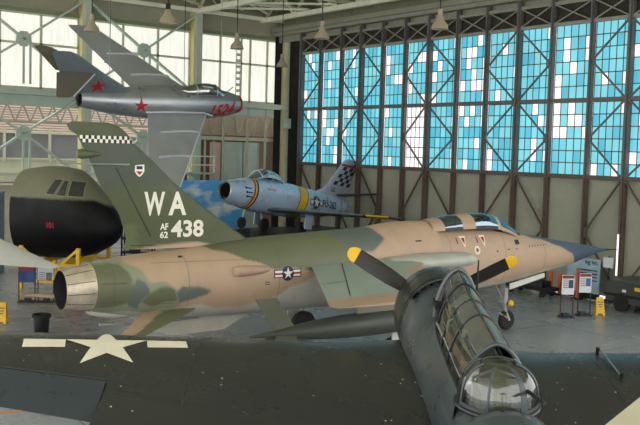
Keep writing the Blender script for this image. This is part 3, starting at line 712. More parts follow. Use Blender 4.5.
# ------------------------------------------------------------------ the dark blue torpedo bomber in the foreground
def make_bomber():
    R = tag(empty('torpedo_bomber', mat=pose(12.944, 13.084, 2.864, .925, .105, -.006)), 'dark sea-blue propeller bomber with a white wing star, glazed canopy and gun turret, nearest', 'propeller aircraft')
    up = lambda q: q
    # x forward from the propeller, z from the thrust line
    B = Body([(-12.0, .32, -.05, .05), (-10.8, .38, -.28, .16), (-9.2, .45, -.62, .36), (-8.0, .50, -.85, .40), (-7.35, .50, -.95, .47), (-6.4, .46, -1.02, .54, 2.2), (-5, .46, -1.1, .62, 2.3), (-3.4, .48, -1.12, .72, 2.3), (-2.75, .62, -1.1, .76, 2.2), (-2.3, .93, -1.06, .77, 2.05), (-1.95, .98, -1.02, .77, 2.0)])
    mb = MB(); mb.loft(B.rings(56, .1)); fus = mb.build('fuselage', M['tbmf'], R, 40); bv = bvh_of(fus)
    K = Body([(-2.0, .965, -.98, .775), (-1.5, .98, -.93, .80), (-1.0, .96, -.88, .81), (-.62, .88, -.80, .75), (-.45, .76, -.70, .66), (-.4, .66, -.62, .58)])
    mb = MB(); rr = K.rings(56, .06); mb.loft(rr+[[Vector((-.5, v.y*.92, v.z*.92)) for v in rr[-1]], [Vector((-1.2, v.y*.9, v.z*.9)) for v in rr[-1]]], 0, True, True)
    cw = mb.build('engine_cowling', M['tbm'], R, 40)
    sm = MB(); sm.loft([K.ring(x, 56, off=.012) for x in (-1.86, -1.82)], 0, False, False)
    sm.build('cowl_seam', M['black'], cw)
    sm = MB(); sm.loft([K.ring(x, 56, off=.008) for x in (-1.25, -1.23)], 0, False, False); sm.build('cowl_seam', M['black'], cw)
    for k in range(9):                       # cooling gills and louvres at the cowl's back
        a = PI*.22+k*PI*.07
        g = MB(); g.loft([[K.pt(-1.96, a+d, .01) for d in (0, .19)], [K.pt(-2.25, a+d, .075) for d in (0, .19)]], 0, False, False, closed=False); g.build('cowl_flap', M['tbm'], cw)
    for i in range(4):
        p = K.pt(-1.55+.05*(i % 2), PI*.66+.035*i, .02); MB().box(p, (.05, .05, .02)).build('cowl_fastener', M['black'], cw, 0)
    hb = MB(); hb.lathe([(0, .24), (.1, .22), (.16, .1), (.17, -.12), (.12, -.3)], 20, 0, Matrix.Rotation(PI/2, 4, 'Y')); pr = hb.build('propeller_hub', M['blade'], R)
    ph0 = rad(58.3)
    for k in range(3):
        a = ph0-2*PI/3*k
        secs = []
        for r, c, tw, th in ((.15, .14, 60, .12), (.35, .22, 52, .09), (.6, .32, 44, .06), (1.0, .37, 36, .04), (1.4, .36, 30, .03), (1.76, .33, 26, .025)): secs.append((r, c, tw, th))
        def ring(r, c, tw, th):
            t = rad(-tw); out = []
            for j in range(14):
                u = cos(2*PI*j/14)*c/2; w = sin(2*PI*j/14)*th/2
                tx, ty = u*cos(t)-w*sin(t), u*sin(t)+w*cos(t)          # ty along x (thrust), tx tangential
                out.append(Vector((ty, r*sin(a)+tx*cos(a), r*cos(a)-tx*sin(a))))
            return out
        b = MB(); b.loft([ring(*q) for q in secs]); bo = b.build('propeller_blade', M['blade'], pr)
        b = MB(); b.loft([ring(*q) for q in ((1.76, .335, 26, .027), (1.86, .31, 25, .024), (1.94, .22, 24, .018), (1.98, .10, 24, .012))]); b.build('blade_tip', M['yellow'], bo)
    # wings
    def wz(a): return -.47+.092*max(0, a-1.8)
    def le(a): return -1.32-.215*(a-.5) if a < 7.6 else -2.85-.215*.6*(a-7.6)-(max(0, a-7.6)**2)*1.2
    def te(a): return -5.65+.10*(a-.5) if a < 7.4 else -4.96+(a-7.4)**2*1.3
    def tei(a): return te(a) if a > 5.66 else -6.75+.08*(5.6-a)
    for s in (-1, 1):
        A = [.4+.2*i for i in range(26)]+[5.48, 5.5, 5.64]+[5.8+.2*i for i in range(12)]+[8.12, 8.2, 8.25]
        zw = -.12 if s < 0 else 0
        rings = []
        for a in A:
            z0 = wz(a)+zw; c = le(a)-te(a); q = foil(le(a), te(a), s*a, z0, .125 if a < 8.1 else .06, 36, camber=.012)
            if 5.49 < a < 7.95:                      # aileron bay cut out of the trailing edge
                xc = le(a)-.86*c; up_ = min((v for v in q if v.z >= z0), key=lambda v: abs(v.x-xc)).z; lo_ = min((v for v in q[38:]), key=lambda v: abs(v.x-xc)).z
                for i, v in enumerate(q):
                    if v.x < xc: v.x = xc; v.z = up_ if i < 37 else lo_
            rings.append(q)
        wm = MB(); wm.loft(rings); wo = wm.build('wing', M['tbm'], R, 40); wb = bvh_of(wo)
        ail = []
        for a in [5.52+.1*i for i in range(25)]:
            x1 = le(a)-(le(a)-te(a))*.835; z1 = wz(a)+.03
            z1 -= (.12 if s < 0 else 0); ail.append((x1, te(a)-.52+(.05*(a-5.52)), s*a, z1, a))
        b = MB()
        for x1, x2, y, z1, a in ail: pass
        b.loft([[Vector((x1, y, z1+.035)), Vector((x1-.04, y, z1+.06)), Vector((x1-.3, y, z1-.0)), Vector((x2, y, z1-.20)), Vector((x2, y, z1-.215)), Vector((x1-.3, y, z1-.14)), Vector((x1, y, z1-.1))] for x1, x2, y, z1, a in ail])
        b.build('aileron', M['tbmail'], wo, 40)
        MB().tube([(x1+.015, y, z1+.055) for x1, x2, y, z1, a in ail], .016, 6).build('hinge_gap', M['black'], wo)
        zo = -.12 if s < 0 else 0
        b = MB(); b.loft([[Vector((te(a)+.5, s*a, wz(a)+zo+.055)), Vector((te(a)+.1, s*a, wz(a)+zo+.02)), Vector((tei(a), s*a, wz(a)+zo-.16)), Vector((tei(a), s*a, wz(a)+zo-.18)), Vector((te(a)+.2, s*a, wz(a)+zo-.09))] for a in [.5+.249*i for i in range(21)]])
        b.build('flap', M['tbm'], wo, 40)
        dn = lambda u, v: ((u, v, 4), (0, 0, -1))
        pl = [[(le(a)-.1, s*a), (te(a)+.1, s*a), (te(a)+.1, s*(a+.014)), (le(a)-.1, s*(a+.014))] for a in (2.55, 4.3)]
        decal('wing_seam', flat2d(pl), dn, pm('wing_seam_line', lin(36, 40, 41), .4), wo, wb, .2, .004)
        if s > 0:
            th = math.atan2(-.37, -1.27)
            def loc(u, v):                     # u to the left as seen, v towards the leading edge
                ux, uy = .22, .975
                return (-3.2+v*.975-u*ux, 5.86+u*uy*.95+v*.22)
            sp = [loc(a, b*1.21-.245) for a, b in star_pts(.74)]
            decal('wing_star', flat2d([sp]), dn, M['cream_mark'], wo, wb, .15)
            decal('wing_bar', flat2d([[loc(*q) for q in rect(.70, -.34, 1.4, .03)]]), dn, M['cream_mark'], wo, wb, .15)
            decal('wing_bar', flat2d([[loc(*q) for q in rect(-1.4, -.34, -.70, .03)]]), dn, M['cream_mark'], wo, wb, .15)
            decal('wing_walk', flat2d([[(le(2.5)-.25, 2.9), (le(4.3)-.3, 4.4), (le(4.3)-.33, 4.4), (le(2.5)-.28, 2.9)]]), dn, M['black'], wo, wb, .15, .005)
        else:
            t = MB(); t.tube([(-2.25, -2.81, wz(2.8)+.19), (-3.55, -2.75, wz(2.8)+.18)], .014, 8); t.build('grab_rail', M['silver'], wo)
            for x in (-2.25, -3.55): t = MB(); t.lathe([(0, .03), (.035, .03), (.035, -.12)], 10, 0, Matrix.Translation((x, -2.78, wz(2.8)+.18))); t.build('rail_stud', M['black'], wo)
    # wing-root fillets
    for s in (-1, 1):
        f = MB(); f.loft([[Vector((x, s*(w0), z0)), Vector((x, s*(w0+.28), z0-.30)), Vector((x, s*(w0+.3), z0-.46)), Vector((x, s*(w0-.2), z0-.5))] for x, w0, z0 in ((-1.5, .70, -.3), (-3, .66, -.2), (-4.5, .58, -.25), (-5.5, .54, -.4))]); f.build('wing_fillet', M['tbmf'], R, 60)
    # tail (behind the viewer's frame)
    for s in (-1, 1): panel([(-10.3, -12.0, s*.1, .3, .08), (-10.9, -12.0, s*2.9, .3, .07), (-11.3, -11.8, s*3.1, .3, .04)], 14).build('tailplane', M['tbm'], R, 40)
    fz = [(.3, -9.8, -12.1), (.9, -10.5, -12.2), (1.5, -11.0, -12.1), (1.75, -11.4, -11.9)]
    f = MB(); rings = []
    for z, a, b in fz: rings.append([Vector((v.x, v.z, z)) for v in foil(a, b, 0, 0, .06, 14)])
    f.loft(rings); f.build('tail_fin', M['tbm'], R, 40)
    # canopy: section follows (x, sill z, top z, half width)
    class Offset(Body):
        def pt(q, x, a, off=0.0): return Body.pt(q, x, a, off)+Vector((0, -.07, 0))
    G = Offset([(-6.32, 1.17, -.10, .44, 1.75, .40), (-5.5, 1.20, -.10, .45, 1.75, .40), (-4, 1.27, -.1, .43, 1.75, .40), (-3.0, 1.38, -.1, .36, 1.8, .40), (-2.92, 1.385, -.1, .355, 1.8, .40)])
    a0, a1 = .015*PI, .985*PI
    def shell(n, m, x0, x1, par, off=0.0, b0=a0, b1=a1, nn=36, st=.1):
        q = MB(); q.loft(G.rings(nn, st, x0, x1, a0=b0, a1=b1, off=off), 0, False, False, closed=False); return q.build(n, m, par, 60)
    gl = glass('greenhouse_glass', (.70, .73, .70), .16, .05)
    can = shell('canopy_glass', gl, -6.3, -2.92, R)
    def hoop(x, w=.03, par=can, m='tbmf', h=.025, nm='canopy_hoop'):
        pts = [G.pt(x, a0+(a1-a0)*k/30, .012) for k in range(31)]; return MB().tube(pts, w, 8).build(nm, M[m], par)
    hoop(-2.94, .042, m='hoop')
    for x in (-3.6, -4.35, -5.05): hoop(x, .012, m='black')
    hoop(-6.3, .03)
    for a in (.26, .74):
        MB().tube([G.pt(-2.95-.1*i, a*PI, .008) for i in range(34)], .012, 6).build('canopy_rail', M['hoop'], can)
    MB().tube([G.pt(-2.95-.1*i, .5*PI, .006) for i in range(34)], .008, 6).build('canopy_rail', M['black'], can)
    roof = pm('hazy_canopy_panel', lin(96, 98, 92), .2, .2, var=.2)
    for xa, xb in ((-5.05, -4.0), (-6.28, -5.07)): shell('roof_panel', roof, xa, xb, can, .004, .30*PI, .70*PI, 20)
    for s in (-1, 1):
        rr = []
        for i in range(36):
            x = -2.6-3.75*i/35; g = G.pt(max(-6.32, min(-2.92, x)), a0 if s > 0 else a1, .012); f = B.pt(x, .16*PI if s > 0 else .84*PI, .004)
            g = Vector((x, g.y, g.z)); rr.append([g+Vector((0, -s*.03, .02)), g+Vector((0, s*.02, .03)), g.lerp(f, .5)+Vector((0, s*.03, .02)), f])
        b = MB(); b.loft(rr, 0, False, False, closed=False); b.build('canopy_sill', M['tbmf'], R, 60)
    # windscreen: flat centre pane and two raked side panes
    tp = [G.pt(-2.92, a0+(a1-a0)*k/20) for k in range(21)]; bt = [Vector((-2.92+.80*sin(PI*k/20), p.y*.98, max(.42, .46+.42*sin(PI*k/20)))) for k, p in enumerate(tp)]
    ws = MB(); ws.loft([tp, bt], 0, False, False, closed=False); wo = ws.build('windscreen', gl, R, 20)
    for k in (6, 14): MB().tube([tp[k], bt[k]], .018, 8).build('windscreen_bar', M['tbmf'], wo)
    MB().tube(bt, .022, 8).build('windscreen_base', M['tbmf'], wo)
    # inside the cockpit
    ip = pm('cockpit_green', lin(104, 108, 84), .6, var=.2)
    b = MB(); b.box((-4.6, 0, .30), (3.3, .7, .1)); b.build('cockpit_floor', M['dark'], R, 0)
    b = MB(); b.box((-3.35, 0, .62), (.12, .62, .36)); b.box((-3.0, 0, .80), (.4, .66, .1)); b.build('instrument_panel', M['dark'], R, 0)
    for x in (-4.05, -5.35):
        b = MB(); b.box((x-.02, 0, .72), (.1, .46, .74)); b.box((x+.22, 0, .42), (.44, .46, .1)); b.box((x-.04, 0, 1.06), (.1, .22, .12)); b.build('seat', ip, R, 0)
    for k in range(12):
        b = MB(); y = random.choice((-1, 1))*random.uniform(.2, .32); b.box((random.uniform(-6, -3.6), y, random.uniform(.4, .6)), (random.uniform(.1, .35), .1, random.uniform(.1, .3))); b.build('radio_box', [ip, M['strut'], M['dark']][k % 3], R, 0)
    for y in (-.34, .34): MB().tube([(-3.5, y, .62), (-4.6, y, .64), (-6.1, y, .60)], .02, 6).build('side_rail', M['strut'], R)
    b = MB(); b.tube([(-4.4, -.32, .4), (-4.4, -.28, .92), (-4.4, 0, 1.08), (-4.4, .28, .92), (-4.4, .32, .4)], .03, 8); b.build('rollover_bar', ip, R)
    # aerial mast
    MB().tube([(-3.15, -.36, 1.08), (-3.18, -.36, 1.62)], [.022, .012], 8).build('aerial_mast', M['black'], R)
    # turret: faceted glazed dome with a metal back shroud, ring and gun
    tx = -6.80; T0 = Matrix.Translation((tx, -.03, .40))
    te_ = empty('turret', (tx, -.0, .44), parent=R)
    nseg = 28; rows = 10; Rr = .52
    def dome(u, v):       # u around (0 = aft), v elevation
        r = Rr*cos(v)**.75; return Vector((-r*cos(u)*1.02, r*sin(u), (.68)*sin(v)**.55 if v > 0 else 0))
    def patch(n, m, u0, u1, v0, v1, nu=10, nv=8, off=1.0, par=te_):
        q = MB(); q.loft([[dome(u0+(u1-u0)*i/nu, v0+(v1-v0)*j/nv)*off for i in range(nu+1)] for j in range(nv+1)], 0, False, False, closed=False); return q.build(n, m, par, 60)
    patch('turret_glass', M['glasst'], -PI*.93, PI*.93, .04, PI*.47, 44, 12)
    for u in (-2.2, -1.25, .42, 1.25, 2.2): MB().tube([dome(u, .03+(PI*.40-.03)*j/12)*1.005 for j in range(13)], .017, 8).build('turret_rib', M['tbmf'], te_)
    MB().tube([dome(1.25+(2*PI-2.5)*j/24, PI*.40)*1.004 for j in range(25)], .018, 8).build('turret_ring', M['black'], te_)
    MB().tube([dome(2*PI*j/40, .04)*1.01 for j in range(41)], .035, 8).build('turret_ring', M['black'], te_)
    patch('turret_mask', M['tbmf'], -.60, -.40, .05, PI*.42, 4, 10, 1.004)
    patch('rear_shroud', M['tbmf'], -1.25, 1.25, .02, PI*.035, 16, 6, 1.012)
    b = MB(); b.tube([(-.35, -.30, .42), (-.95, -.36, .50)], [.03, .022], 10); b.tube([(-.6, -.325, .45), (-.8, -.345, .475)], .034, 10); b.build('machine_gun', M['black'], te_)
    b = MB(); b.box((.0, 0, .18), (.5, .5, .3)); b.box((.22, 0, .42), (.08, .4, .4)); b.build('gunner_seat', ip, te_, 0)
    b = MB(); b.box((-.12, .18, .32), (.36, .14, .22)); b.box((-.12, -.2, .3), (.4, .16, .24)); b.tube([(.1, .3, .1), (.1, .3, .42), (.1, 0, .54), (.1, -.3, .42), (.1, -.3, .1)], .022, 8); b.build('gun_mount', M['strut'], te_, 0)
    b = MB(); b.loft([[Vector((x, w*cos(PI*k/16), -.05+h*sin(PI*k/16))) for k in range(17)] for x, w, h in ((-.44, .50, .16), (-.56, .54, .29), (-.8, .54, .32), (-1.4, .46, .26), (-2.1, .34, .10))], 0, False, False, closed=False); b.build('turret_fairing', M['tbmf'], te_, 60)
    # undercarriage and tail wheel
    inv = R.matrix_world.inverted()
    for s in (-1, 1):
        w = inv @ Vector((0, 0, 0)); top = Vector((-2.2, s*1.7, -.7)); gw = R.matrix_world @ top; foot = inv @ Vector((gw.x+.1, gw.y, .46))
        g = MB(); g.tube([top, foot+Vector((0, -s*.0, .0))], .09); lo = g.build('landing_gear_leg', M['tbm'], R); wheel(lo, foot+Vector((0, s*.2, 0)), .46, .26)
    gw = R.matrix_world @ Vector((-11.2, 0, -.15)); foot = inv @ Vector((gw.x, gw.y, .2)); g = MB(); g.tube([(-11.2, 0, -.15), foot], .06); lo = g.build('tail_wheel_leg', M['tbm'], R); wheel(lo, foot, .2, .12)
    for a in (PI*.84, PI*.9): pass
make_bomber()

# ------------------------------------------------------------------ the hanging swept-wing jet with red stars
def make_mig():
    R = tag(empty('swept_wing_jet', mat=pose(22.108, 34.427, 7.887, .025, .037, .773)), 'silver swept-wing jet with red stars and number 1524, hanging banked before the windows', 'jet aircraft')
    B = Body([(-8.0, .40, -.22, .30), (-7.6, .44, -.32, .37), (-6.4, .55, -.55, .54), (-5, .66, -.68, .67), (-3.6, .72, -.72, .72), (-2.4, .70, -.70, .70), (-1.4, .58, -.60, .60), (-.75, .44, -.48, .46), (-.42, .33, -.38, .35)])
    mb = MB(); mb.loft(B.rings(56, .1), 0, False, False); fus = mb.build('fuselage', M['silver'], R, 40); bv = bvh_of(fus)
    n = MB(); n.loft([B.ring(-.56, 48, off=.006), B.ring(-.46, 48, off=.006), B.ring(-.42, 48, off=.004), [v+Vector((.02, 0, 0)) for v in B.ring(-.42, 48, off=-.03)], [Vector((-.9, v.y*.85, v.z*.85)) for v in B.ring(0, 48)]], 0, False, False)
    n.build('nose_ring', M['red'], R)
    i = MB(); i.loft([[Vector((-.5, v.y*.9, v.z*.9)) for v in B.ring(0, 32)], [Vector((-1.2, v.y*.6, v.z*.6)) for v in B.ring(0, 32)]], 0, False, True); i.box((-.75, 0, -.02), (.5, .06, .6)); i.build('intake_lining', M['dark'], R)
    i = MB(); i.loft([[Vector((-7.9, v.y*.95, v.z*.95)) for v in B.ring(-8, 32)], [Vector((-7.5, v.y*.85, v.z*.85)) for v in B.ring(-8, 32)]], 0, False, True); i.build('jet_pipe', M['dark'], R)
    sil = pm('wing_skin', lin(164, 168, 170), .45, .35, var=.1, scale=1.2)
    edge = pm('bright_edge', lin(206, 212, 216), .45, .1)
    for s in (-1, 1):
        le = lambda a: -2.35-(a-.6)*.735
        te = lambda a: -5.15-(a-.6)*.36
        sec = [(le(a), te(a), s*a, -.10-.02*a, .09) for a in [.45+.15*k for k in range(30)]]+[(le(4.9)-.05, te(4.9), s*4.9, -.2, .07), (le(5.04)-.35, te(5.04)+.05, s*5.04, -.2, .03)]
        wo = panel(sec, 24).build('wing', sil, R, 40)
        for a in (1.75, 3.1):
            c_ = le(a)-te(a); zu = lambda u: 5*.09*c_*(.2969*math.sqrt(u)-.126*u-.3516*u*u+.2843*u**3-.1036*u**4)
            us = (0, .01, .04, .1, .2, .35, .5, .65, .78); f = MB()
            f.loft([[Vector((le(a)-c_*u+(.03 if u == 0 else 0), s*a+o, -.10-.02*a+zu(u)+h)) for o, h in ((-.016, -.05), (-.016, .07), (.016, .07), (.016, -.05))] for u in us]); f.build('wing_fence', edge, wo, 0)
        MB().tube([(le(a)+.012, s*a, -.10-.02*a) for a in [.55+.4*k for k in range(12)]], .03, 8).build('leading_edge', edge, wo)
        r = MB(); r.tube([(-2.1+.0, s*.72, -.08), (-2.6, s*.74, .10), (-4.0, s*.74, .12), (-5.3, s*.68, .04)], .035, 8); r.build('root_fillet', edge, wo)
        # tailplane high on the fin
        ts = [(-7.75-(a-.06)*.98, -9.3-(a-.06)*.33, s*a, 1.46, .07) for a in [.06+.1*k for k in range(14)]]+[(-9.25, -9.72, s*1.45, 1.46, .03)]
        to = panel(ts, 20).build('tailplane', pm('tailplane_skin', lin(112, 106, 98), .5, .4, var=.1), R, 40)
        MB().tube([(-7.78, s*.1, 1.46), (-9.06, s*1.39, 1.46)], .028, 8).build('leading_edge', edge, to)
    fz = [(.35, -5.5, -8.1), (.8, -6.25, -8.6), (1.42, -7.3, -9.15), (2.0, -8.2, -9.5), (2.3, -8.65, -9.68), (2.42, -8.95, -9.62)]
    ft = []
    for k in range(len(fz)-1):
        for t in range(5): ft.append([a+(b-a)*t/5 for a, b in zip(fz[k], fz[k+1])])
    ft.append(fz[-1]); f = MB(); f.loft([[Vector((v.x, v.z, z)) for v in foil(a, b, 0, 0, .085, 20)] for z, a, b in ft]); fin = f.build('tail_fin', pm('fin_skin', lin(132, 142, 148), .42, .55, var=.1), R, 40); fb = bvh_of(fin)
    up = lambda u, v: ((u, -3, v), (0, 1, 0)); dn = lambda u, v: ((u, -3.0, v+2.0), (0, .85, -.55))
    decal('red_star', flat2d([shift(star_pts(.36, PI/2+.2), -7.45, .82)]), up, M['red'], fin, fb, .1)
    decal('red_star', flat2d([[(-5.55+a*1.0, .27+b*.86) for a, b in star_pts(.33, PI/2+.05)]]), up, M['red'], fus, bv, .1)
    vs, fs = text2d('1524', .74, .03, .95, .35)
    decal('number', ([(-2.30+a*.98, -.14+b*.95) for a, b in vs], fs), up, M['red'], fus, bv, .08)
    decal('nose_stripe', flat2d([rect(-.70, -.28, -.58, .02)]), up, M['red'], fus, bv, .08)
    K = Body([(-3.6, .74, .3, .10), (-3.3, .84, .3, .24), (-2.8, .99, .3, .32), (-2.4, 1.03, .3, .33), (-1.95, .95, .3, .30), (-1.55, .70, .3, .2), (-1.4, .62, .3, .12)])
    c = MB(); c.loft(K.rings(28, .06, a0=.02*PI, a1=.98*PI), 0, False, False, closed=False); co = c.build('canopy_glass', glass('jet_canopy_glass', (.45, .5, .5), .3, .05), R, 60)
    for x in (-2.95, -1.98): MB().tube([K.pt(x, (.04+.92*k/16)*PI, .006) for k in range(17)], .028, 8).build('canopy_frame', M['silver'], co)
    for a in (.05, .95): MB().tube([K.pt(-3.5+.1*k, a*PI, .01) for k in range(21)], .028, 8).build('canopy_frame', M['silver'], co)
    t = MB(); t.box((-2.7, 0, .66), (.14, .36, .5)); t.box((-2.45, 0, .55), (.4, .36, .1)); t.build('seat', M['dark'], R, 0)
    MB().box((-1.85, 0, .66), (.12, .42, .2)).build('instrument_panel', M['dark'], R, 0)
    MB().tube([(-1.35, 0, .6), (-1.15, 0, .98)], .018, 6).build('aerial', M['dark'], R)
    # the cables it hangs on
    cab = []
    for lp in ((-1.6, 0, .5), (-6.8, .1, .5)):
        p = R.matrix_world @ Vector(lp); b = MB(); b.tube([p, (p.x, p.y, 15.3)], .008, 6); b.build('suspension_cable', M['strut'], R).matrix_parent_inverse = R.matrix_world.inverted()
make_mig()

# ------------------------------------------------------------------ the polished jet with checked tail on its platform
def make_sabre():
    R = tag(empty('jet_fighter', mat=pose(21.362, 35.633, 4.04, 3.437, .138, -.009)), 'polished silver jet fighter with checkered tail and round nose intake, raised behind the camouflaged jet', 'jet aircraft')
    R.name = 'jet_fighter'
    B = Body([(-10.9, .56, -.02, .28), (-10.2, .62, -.22, .38), (-9, .70, -.45, .50), (-7.5, .78, -.66, .62), (-6, .84, -.80, .72), (-4.5, .88, -.85, .76), (-3, .84, -.84, .74), (-2.0, .72, -.76, .66), (-1.3, .58, -.66, .56), (-.8, .46, -.56, .48), (-.55, .38, -.48, .42)])
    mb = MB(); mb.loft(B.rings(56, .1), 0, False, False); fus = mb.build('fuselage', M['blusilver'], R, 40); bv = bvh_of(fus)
    n = MB(); n.loft([B.ring(-.62, 40, off=.004), B.ring(-.55, 40, off=.0), [v+Vector((.02, 0, 0)) for v in B.ring(-.55, 40, off=-.03)], [Vector((-.85, v.y*.84, -.05+(v.z+.05)*.84)) for v in B.ring(0, 40)]], 0, False, False); n.build('intake_lip', pm('lip_metal', lin(214, 214, 208), .3, .6), R)
    i = MB(); i.loft([[Vector((-.66, v.y*.88, -.05+(v.z+.05)*.88)) for v in B.ring(0, 32)], [Vector((-1.5, v.y*.6, -.1+v.z*.6)) for v in B.ring(0, 32)]], 0, False, True); i.build('intake_lining', M['dark'], R)
    i = MB(); i.loft([B.ring(-10.86, 32), [Vector((-10.4, v.y*.8, .25+(v.z-.25)*.8)) for v in B.ring(-10.86, 32)]], 0, False, True); i.build('jet_pipe', M['dark'], R)
    side = lambda u, v: ((u, 3, v), (0, -1, 0))
    top = lambda u, v: ((u, v, 4), (0, 0, -1))
    def band(name, x0, x1, m, slant=0.0, sep=.006):
        q = MB(); q.loft([[B.pt(x+slant*sin(2*PI*k/56), 2*PI*k/56, sep) for k in range(57)] for x in (x0, (x0+x1)/2, x1)], 0, False, False, closed=False); return q.build(name, m, R, 60)
    band('nose_band', -2.02, -1.92, M['red'], -.18); band('nose_band', -2.12, -2.02, M['yellow'], -.18); band('nose_band', -2.22, -2.12, M['blackmark'], -.18)
    band('body_band', -6.15, -5.5, M['yellow'], -.25, .006); band('body_band_top', -6.1, -5.5, pm('pale_band', lin(214, 208, 186), .5), -.25, .004)
    bt = band('band_edge', -6.22, -6.15, M['blackmark'], -.25); bt = band('band_edge', -5.5, -5.44, M['blackmark'], -.25)
    for k in range(3): decal('gun_port', flat2d([shift(circle(.06, 12), -1.45-.05*k, .22-.2*k), rect(-1.8-.05*k, .19-.2*k, -1.45-.05*k, .25-.2*k)]), side, M['dark'], fus, bv, .1)
    vs, fs = text2d('FU-262', .52, .03, .9); W_ = max(a for a, _ in vs)
    decal('code', ([(-7.7-a, -.05+b) for a, b in vs], fs), side, M['navy'], fus, bv, .1)
    c0 = (-7.05, .12)
    decal('insignia_bar', flat2d([shift(rect(-.62, -.14, .62, .14), *c0)]), side, M['navy'], fus, bv, .1); decal('insignia_bar', flat2d([shift(rect(-.57, -.1, .57, .1), *c0)]), side, M['white'], fus, bv, .1, .010)
    decal('insignia_disc', flat2d([shift(circle(.34), *c0)]), side, M['navy'], fus, bv, .1, .014); decal('insignia_star', flat2d([shift(star_pts(.31), *c0)]), side, M['white'], fus, bv, .1, .02)
    decal('name_text', flat2d([rect(-3.55+.12*k, .28, -3.47+.12*k, .38) for k in range(6)]), side, pm('faded_red', lin(190, 110, 110), .5), fus, bv, .1)
    # wings, swept; yellow tip bands
    wk = pm('grey_wing_skin', lin(126, 132, 138), .4, .5, var=.1)  # whole wing a darker grey than the polished fuselage skin
    for s in (-1, 1):
        le = lambda a: -3.3-(a-.6)*.74
        te = lambda a: -6.0-(a-.6)*.42
        sec = [(le(a), te(a), s*a, -.62+.055*a, .09) for a in [.4+.2*k for k in range(26)]]+[(le(5.55)-.1, te(5.55), s*5.55, -.31, .05), (le(5.65)-.4, te(5.65)+.1, s*5.65, -.31, .03)]
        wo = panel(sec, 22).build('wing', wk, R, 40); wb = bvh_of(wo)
        for a0_, a1_, m, o in ((4.35, 5.25, 'yellow', 1.012), (4.25, 4.35, 'blackmark', 1.012), (5.25, 5.33, 'blackmark', 1.012)):
            q = panel([(le(a0_)+.02, te(a0_)-.02, s*a0_, -.62+.055*a0_, .098), (le(a1_)+.02, te(a1_)-.02, s*a1_, -.62+.055*a1_, .098)], 20); q.build('wing_band', M[m], wo, 40)
        panel([(-9.4-(a-.2)*.72, -10.5-(a-.2)*.38, s*a, .78+.17*(a-.2), .11) for a in (.2, .8, 1.4, 2.0, 2.25)]+[(-11.1, -11.3, s*2.35, 1.14, .03)], 16).build('tailplane', pm('dark_tailplane_skin', lin(84, 86, 86), .5, .3), R, 40)
    fz = [(.65, -7.4, -10.7), (1.0, -8.35, -10.8), (1.4, -8.8, -10.95), (2.0, -9.35, -11.1), (2.6, -9.9, -11.28), (2.78, -10.15, -11.28), (2.88, -10.5, -11.2)]
    ft = []
    for k in range(len(fz)-1):
        for t in range(5): ft.append([a+(b-a)*t/5 for a, b in zip(fz[k], fz[k+1])])
    ft.append(fz[-1]); f = MB(); f.loft([[Vector((v.x, v.z, z)) for v in foil(a, b, 0, 0, .085, 20)] for z, a, b in ft]); fin = f.build('tail_fin', pm('pale_fin_skin', lin(186, 188, 206), .45, .3), R, 40); fb = bvh_of(fin)
    P = []
    for r in range(5):
        z0 = 1.30+r*.22
        for c in range(5):
            if (r+c) % 2 == 0:
                xa = -9.12-.19*r-c*.33; P.append([(xa, z0), (xa-.33, z0), (xa-.33-.19, z0+.22), (xa-.19, z0+.22)])
    decal('tail_check', flat2d(P), side, M['blackmark'], fin, fb, .15)
    decal('tail_stripe', flat2d([[(-9.6, 2.42), (-11.4, 2.42), (-11.4, 2.54), (-9.6, 2.54)]]), side, M['red'], fin, fb, .15)
    vs, fs = text2d('262', .34, .02, .9); decal('tail_number', ([(-8.95-a, .9+b) for a, b in vs], fs), side, M['blackmark'], fin, fb, .1)
    K = Body([(-5.1, .86, .4, .1), (-4.6, 1.02, .4, .34), (-3.9, 1.28, .4, .44), (-3.3, 1.33, .4, .45), (-2.85, 1.22, .4, .41), (-2.3, .90, .4, .28), (-2.0, .70, .4, .12)])
    c = MB(); c.loft(K.rings(28, .07, a0=.02*PI, a1=.98*PI), 0, False, False, closed=False); co = c.build('canopy_glass', glass('polished_jet_canopy', (.6, .68, .74), .38, .05), R, 60)
    for x in (-2.72,): MB().tube([K.pt(x, (.04+.92*k/16)*PI, .006) for k in range(17)], .035, 8).build('canopy_frame', M['blusilver'], co)
    for a in (.05, .95): MB().tube([K.pt(-4.8+.1*k, a*PI, .01) for k in range(28)], .03, 8).build('canopy_frame', M['blusilver'], co)
    t = MB(); t.box((-3.6, 0, .85), (.16, .4, .6)); t.box((-3.3, 0, .6), (.5, .4, .1)); t.build('seat', M['dark'], R, 0); MB().box((-2.6, 0, .72), (.2, .5, .18)).build('instrument_panel', M['dark'], R, 0)
    g = MB(); g.tube([(-2.2, 0, -.6), (-2.05, 0, -1.35)], .06); lo = g.build('nose_gear_leg', M['strut'], R); wheel(lo, (-2.05, .0, -1.42), .27, .16)
    for s in (-1, 1):
        g = MB(); g.tube([(-5.2, s*1.5, -.5), (-5.25, s*1.35, -1.25)], .07); lo = g.build('main_gear_leg', M['strut'], R); wheel(lo, (-5.25, s*1.2, -1.35), .33, .2)
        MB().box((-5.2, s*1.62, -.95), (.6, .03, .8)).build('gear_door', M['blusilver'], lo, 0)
    # platform under it
    W = R.matrix_world
    zn = (W @ Vector((-2.05, 0, -1.69))).z; zm = (W @ Vector((-5.25, 0, -1.68))).z
    ptop = zm-.02
    e = tag(empty('display_platform', (26, 35.2, 0)), 'black display platform carrying the polished jet with the checkered tail', 'platform')
    q = MB(); q.box((0.6, 1.2, ptop/2), (9.0, 8.2, ptop)); o = q.build('deck', M['black'], e, 0)
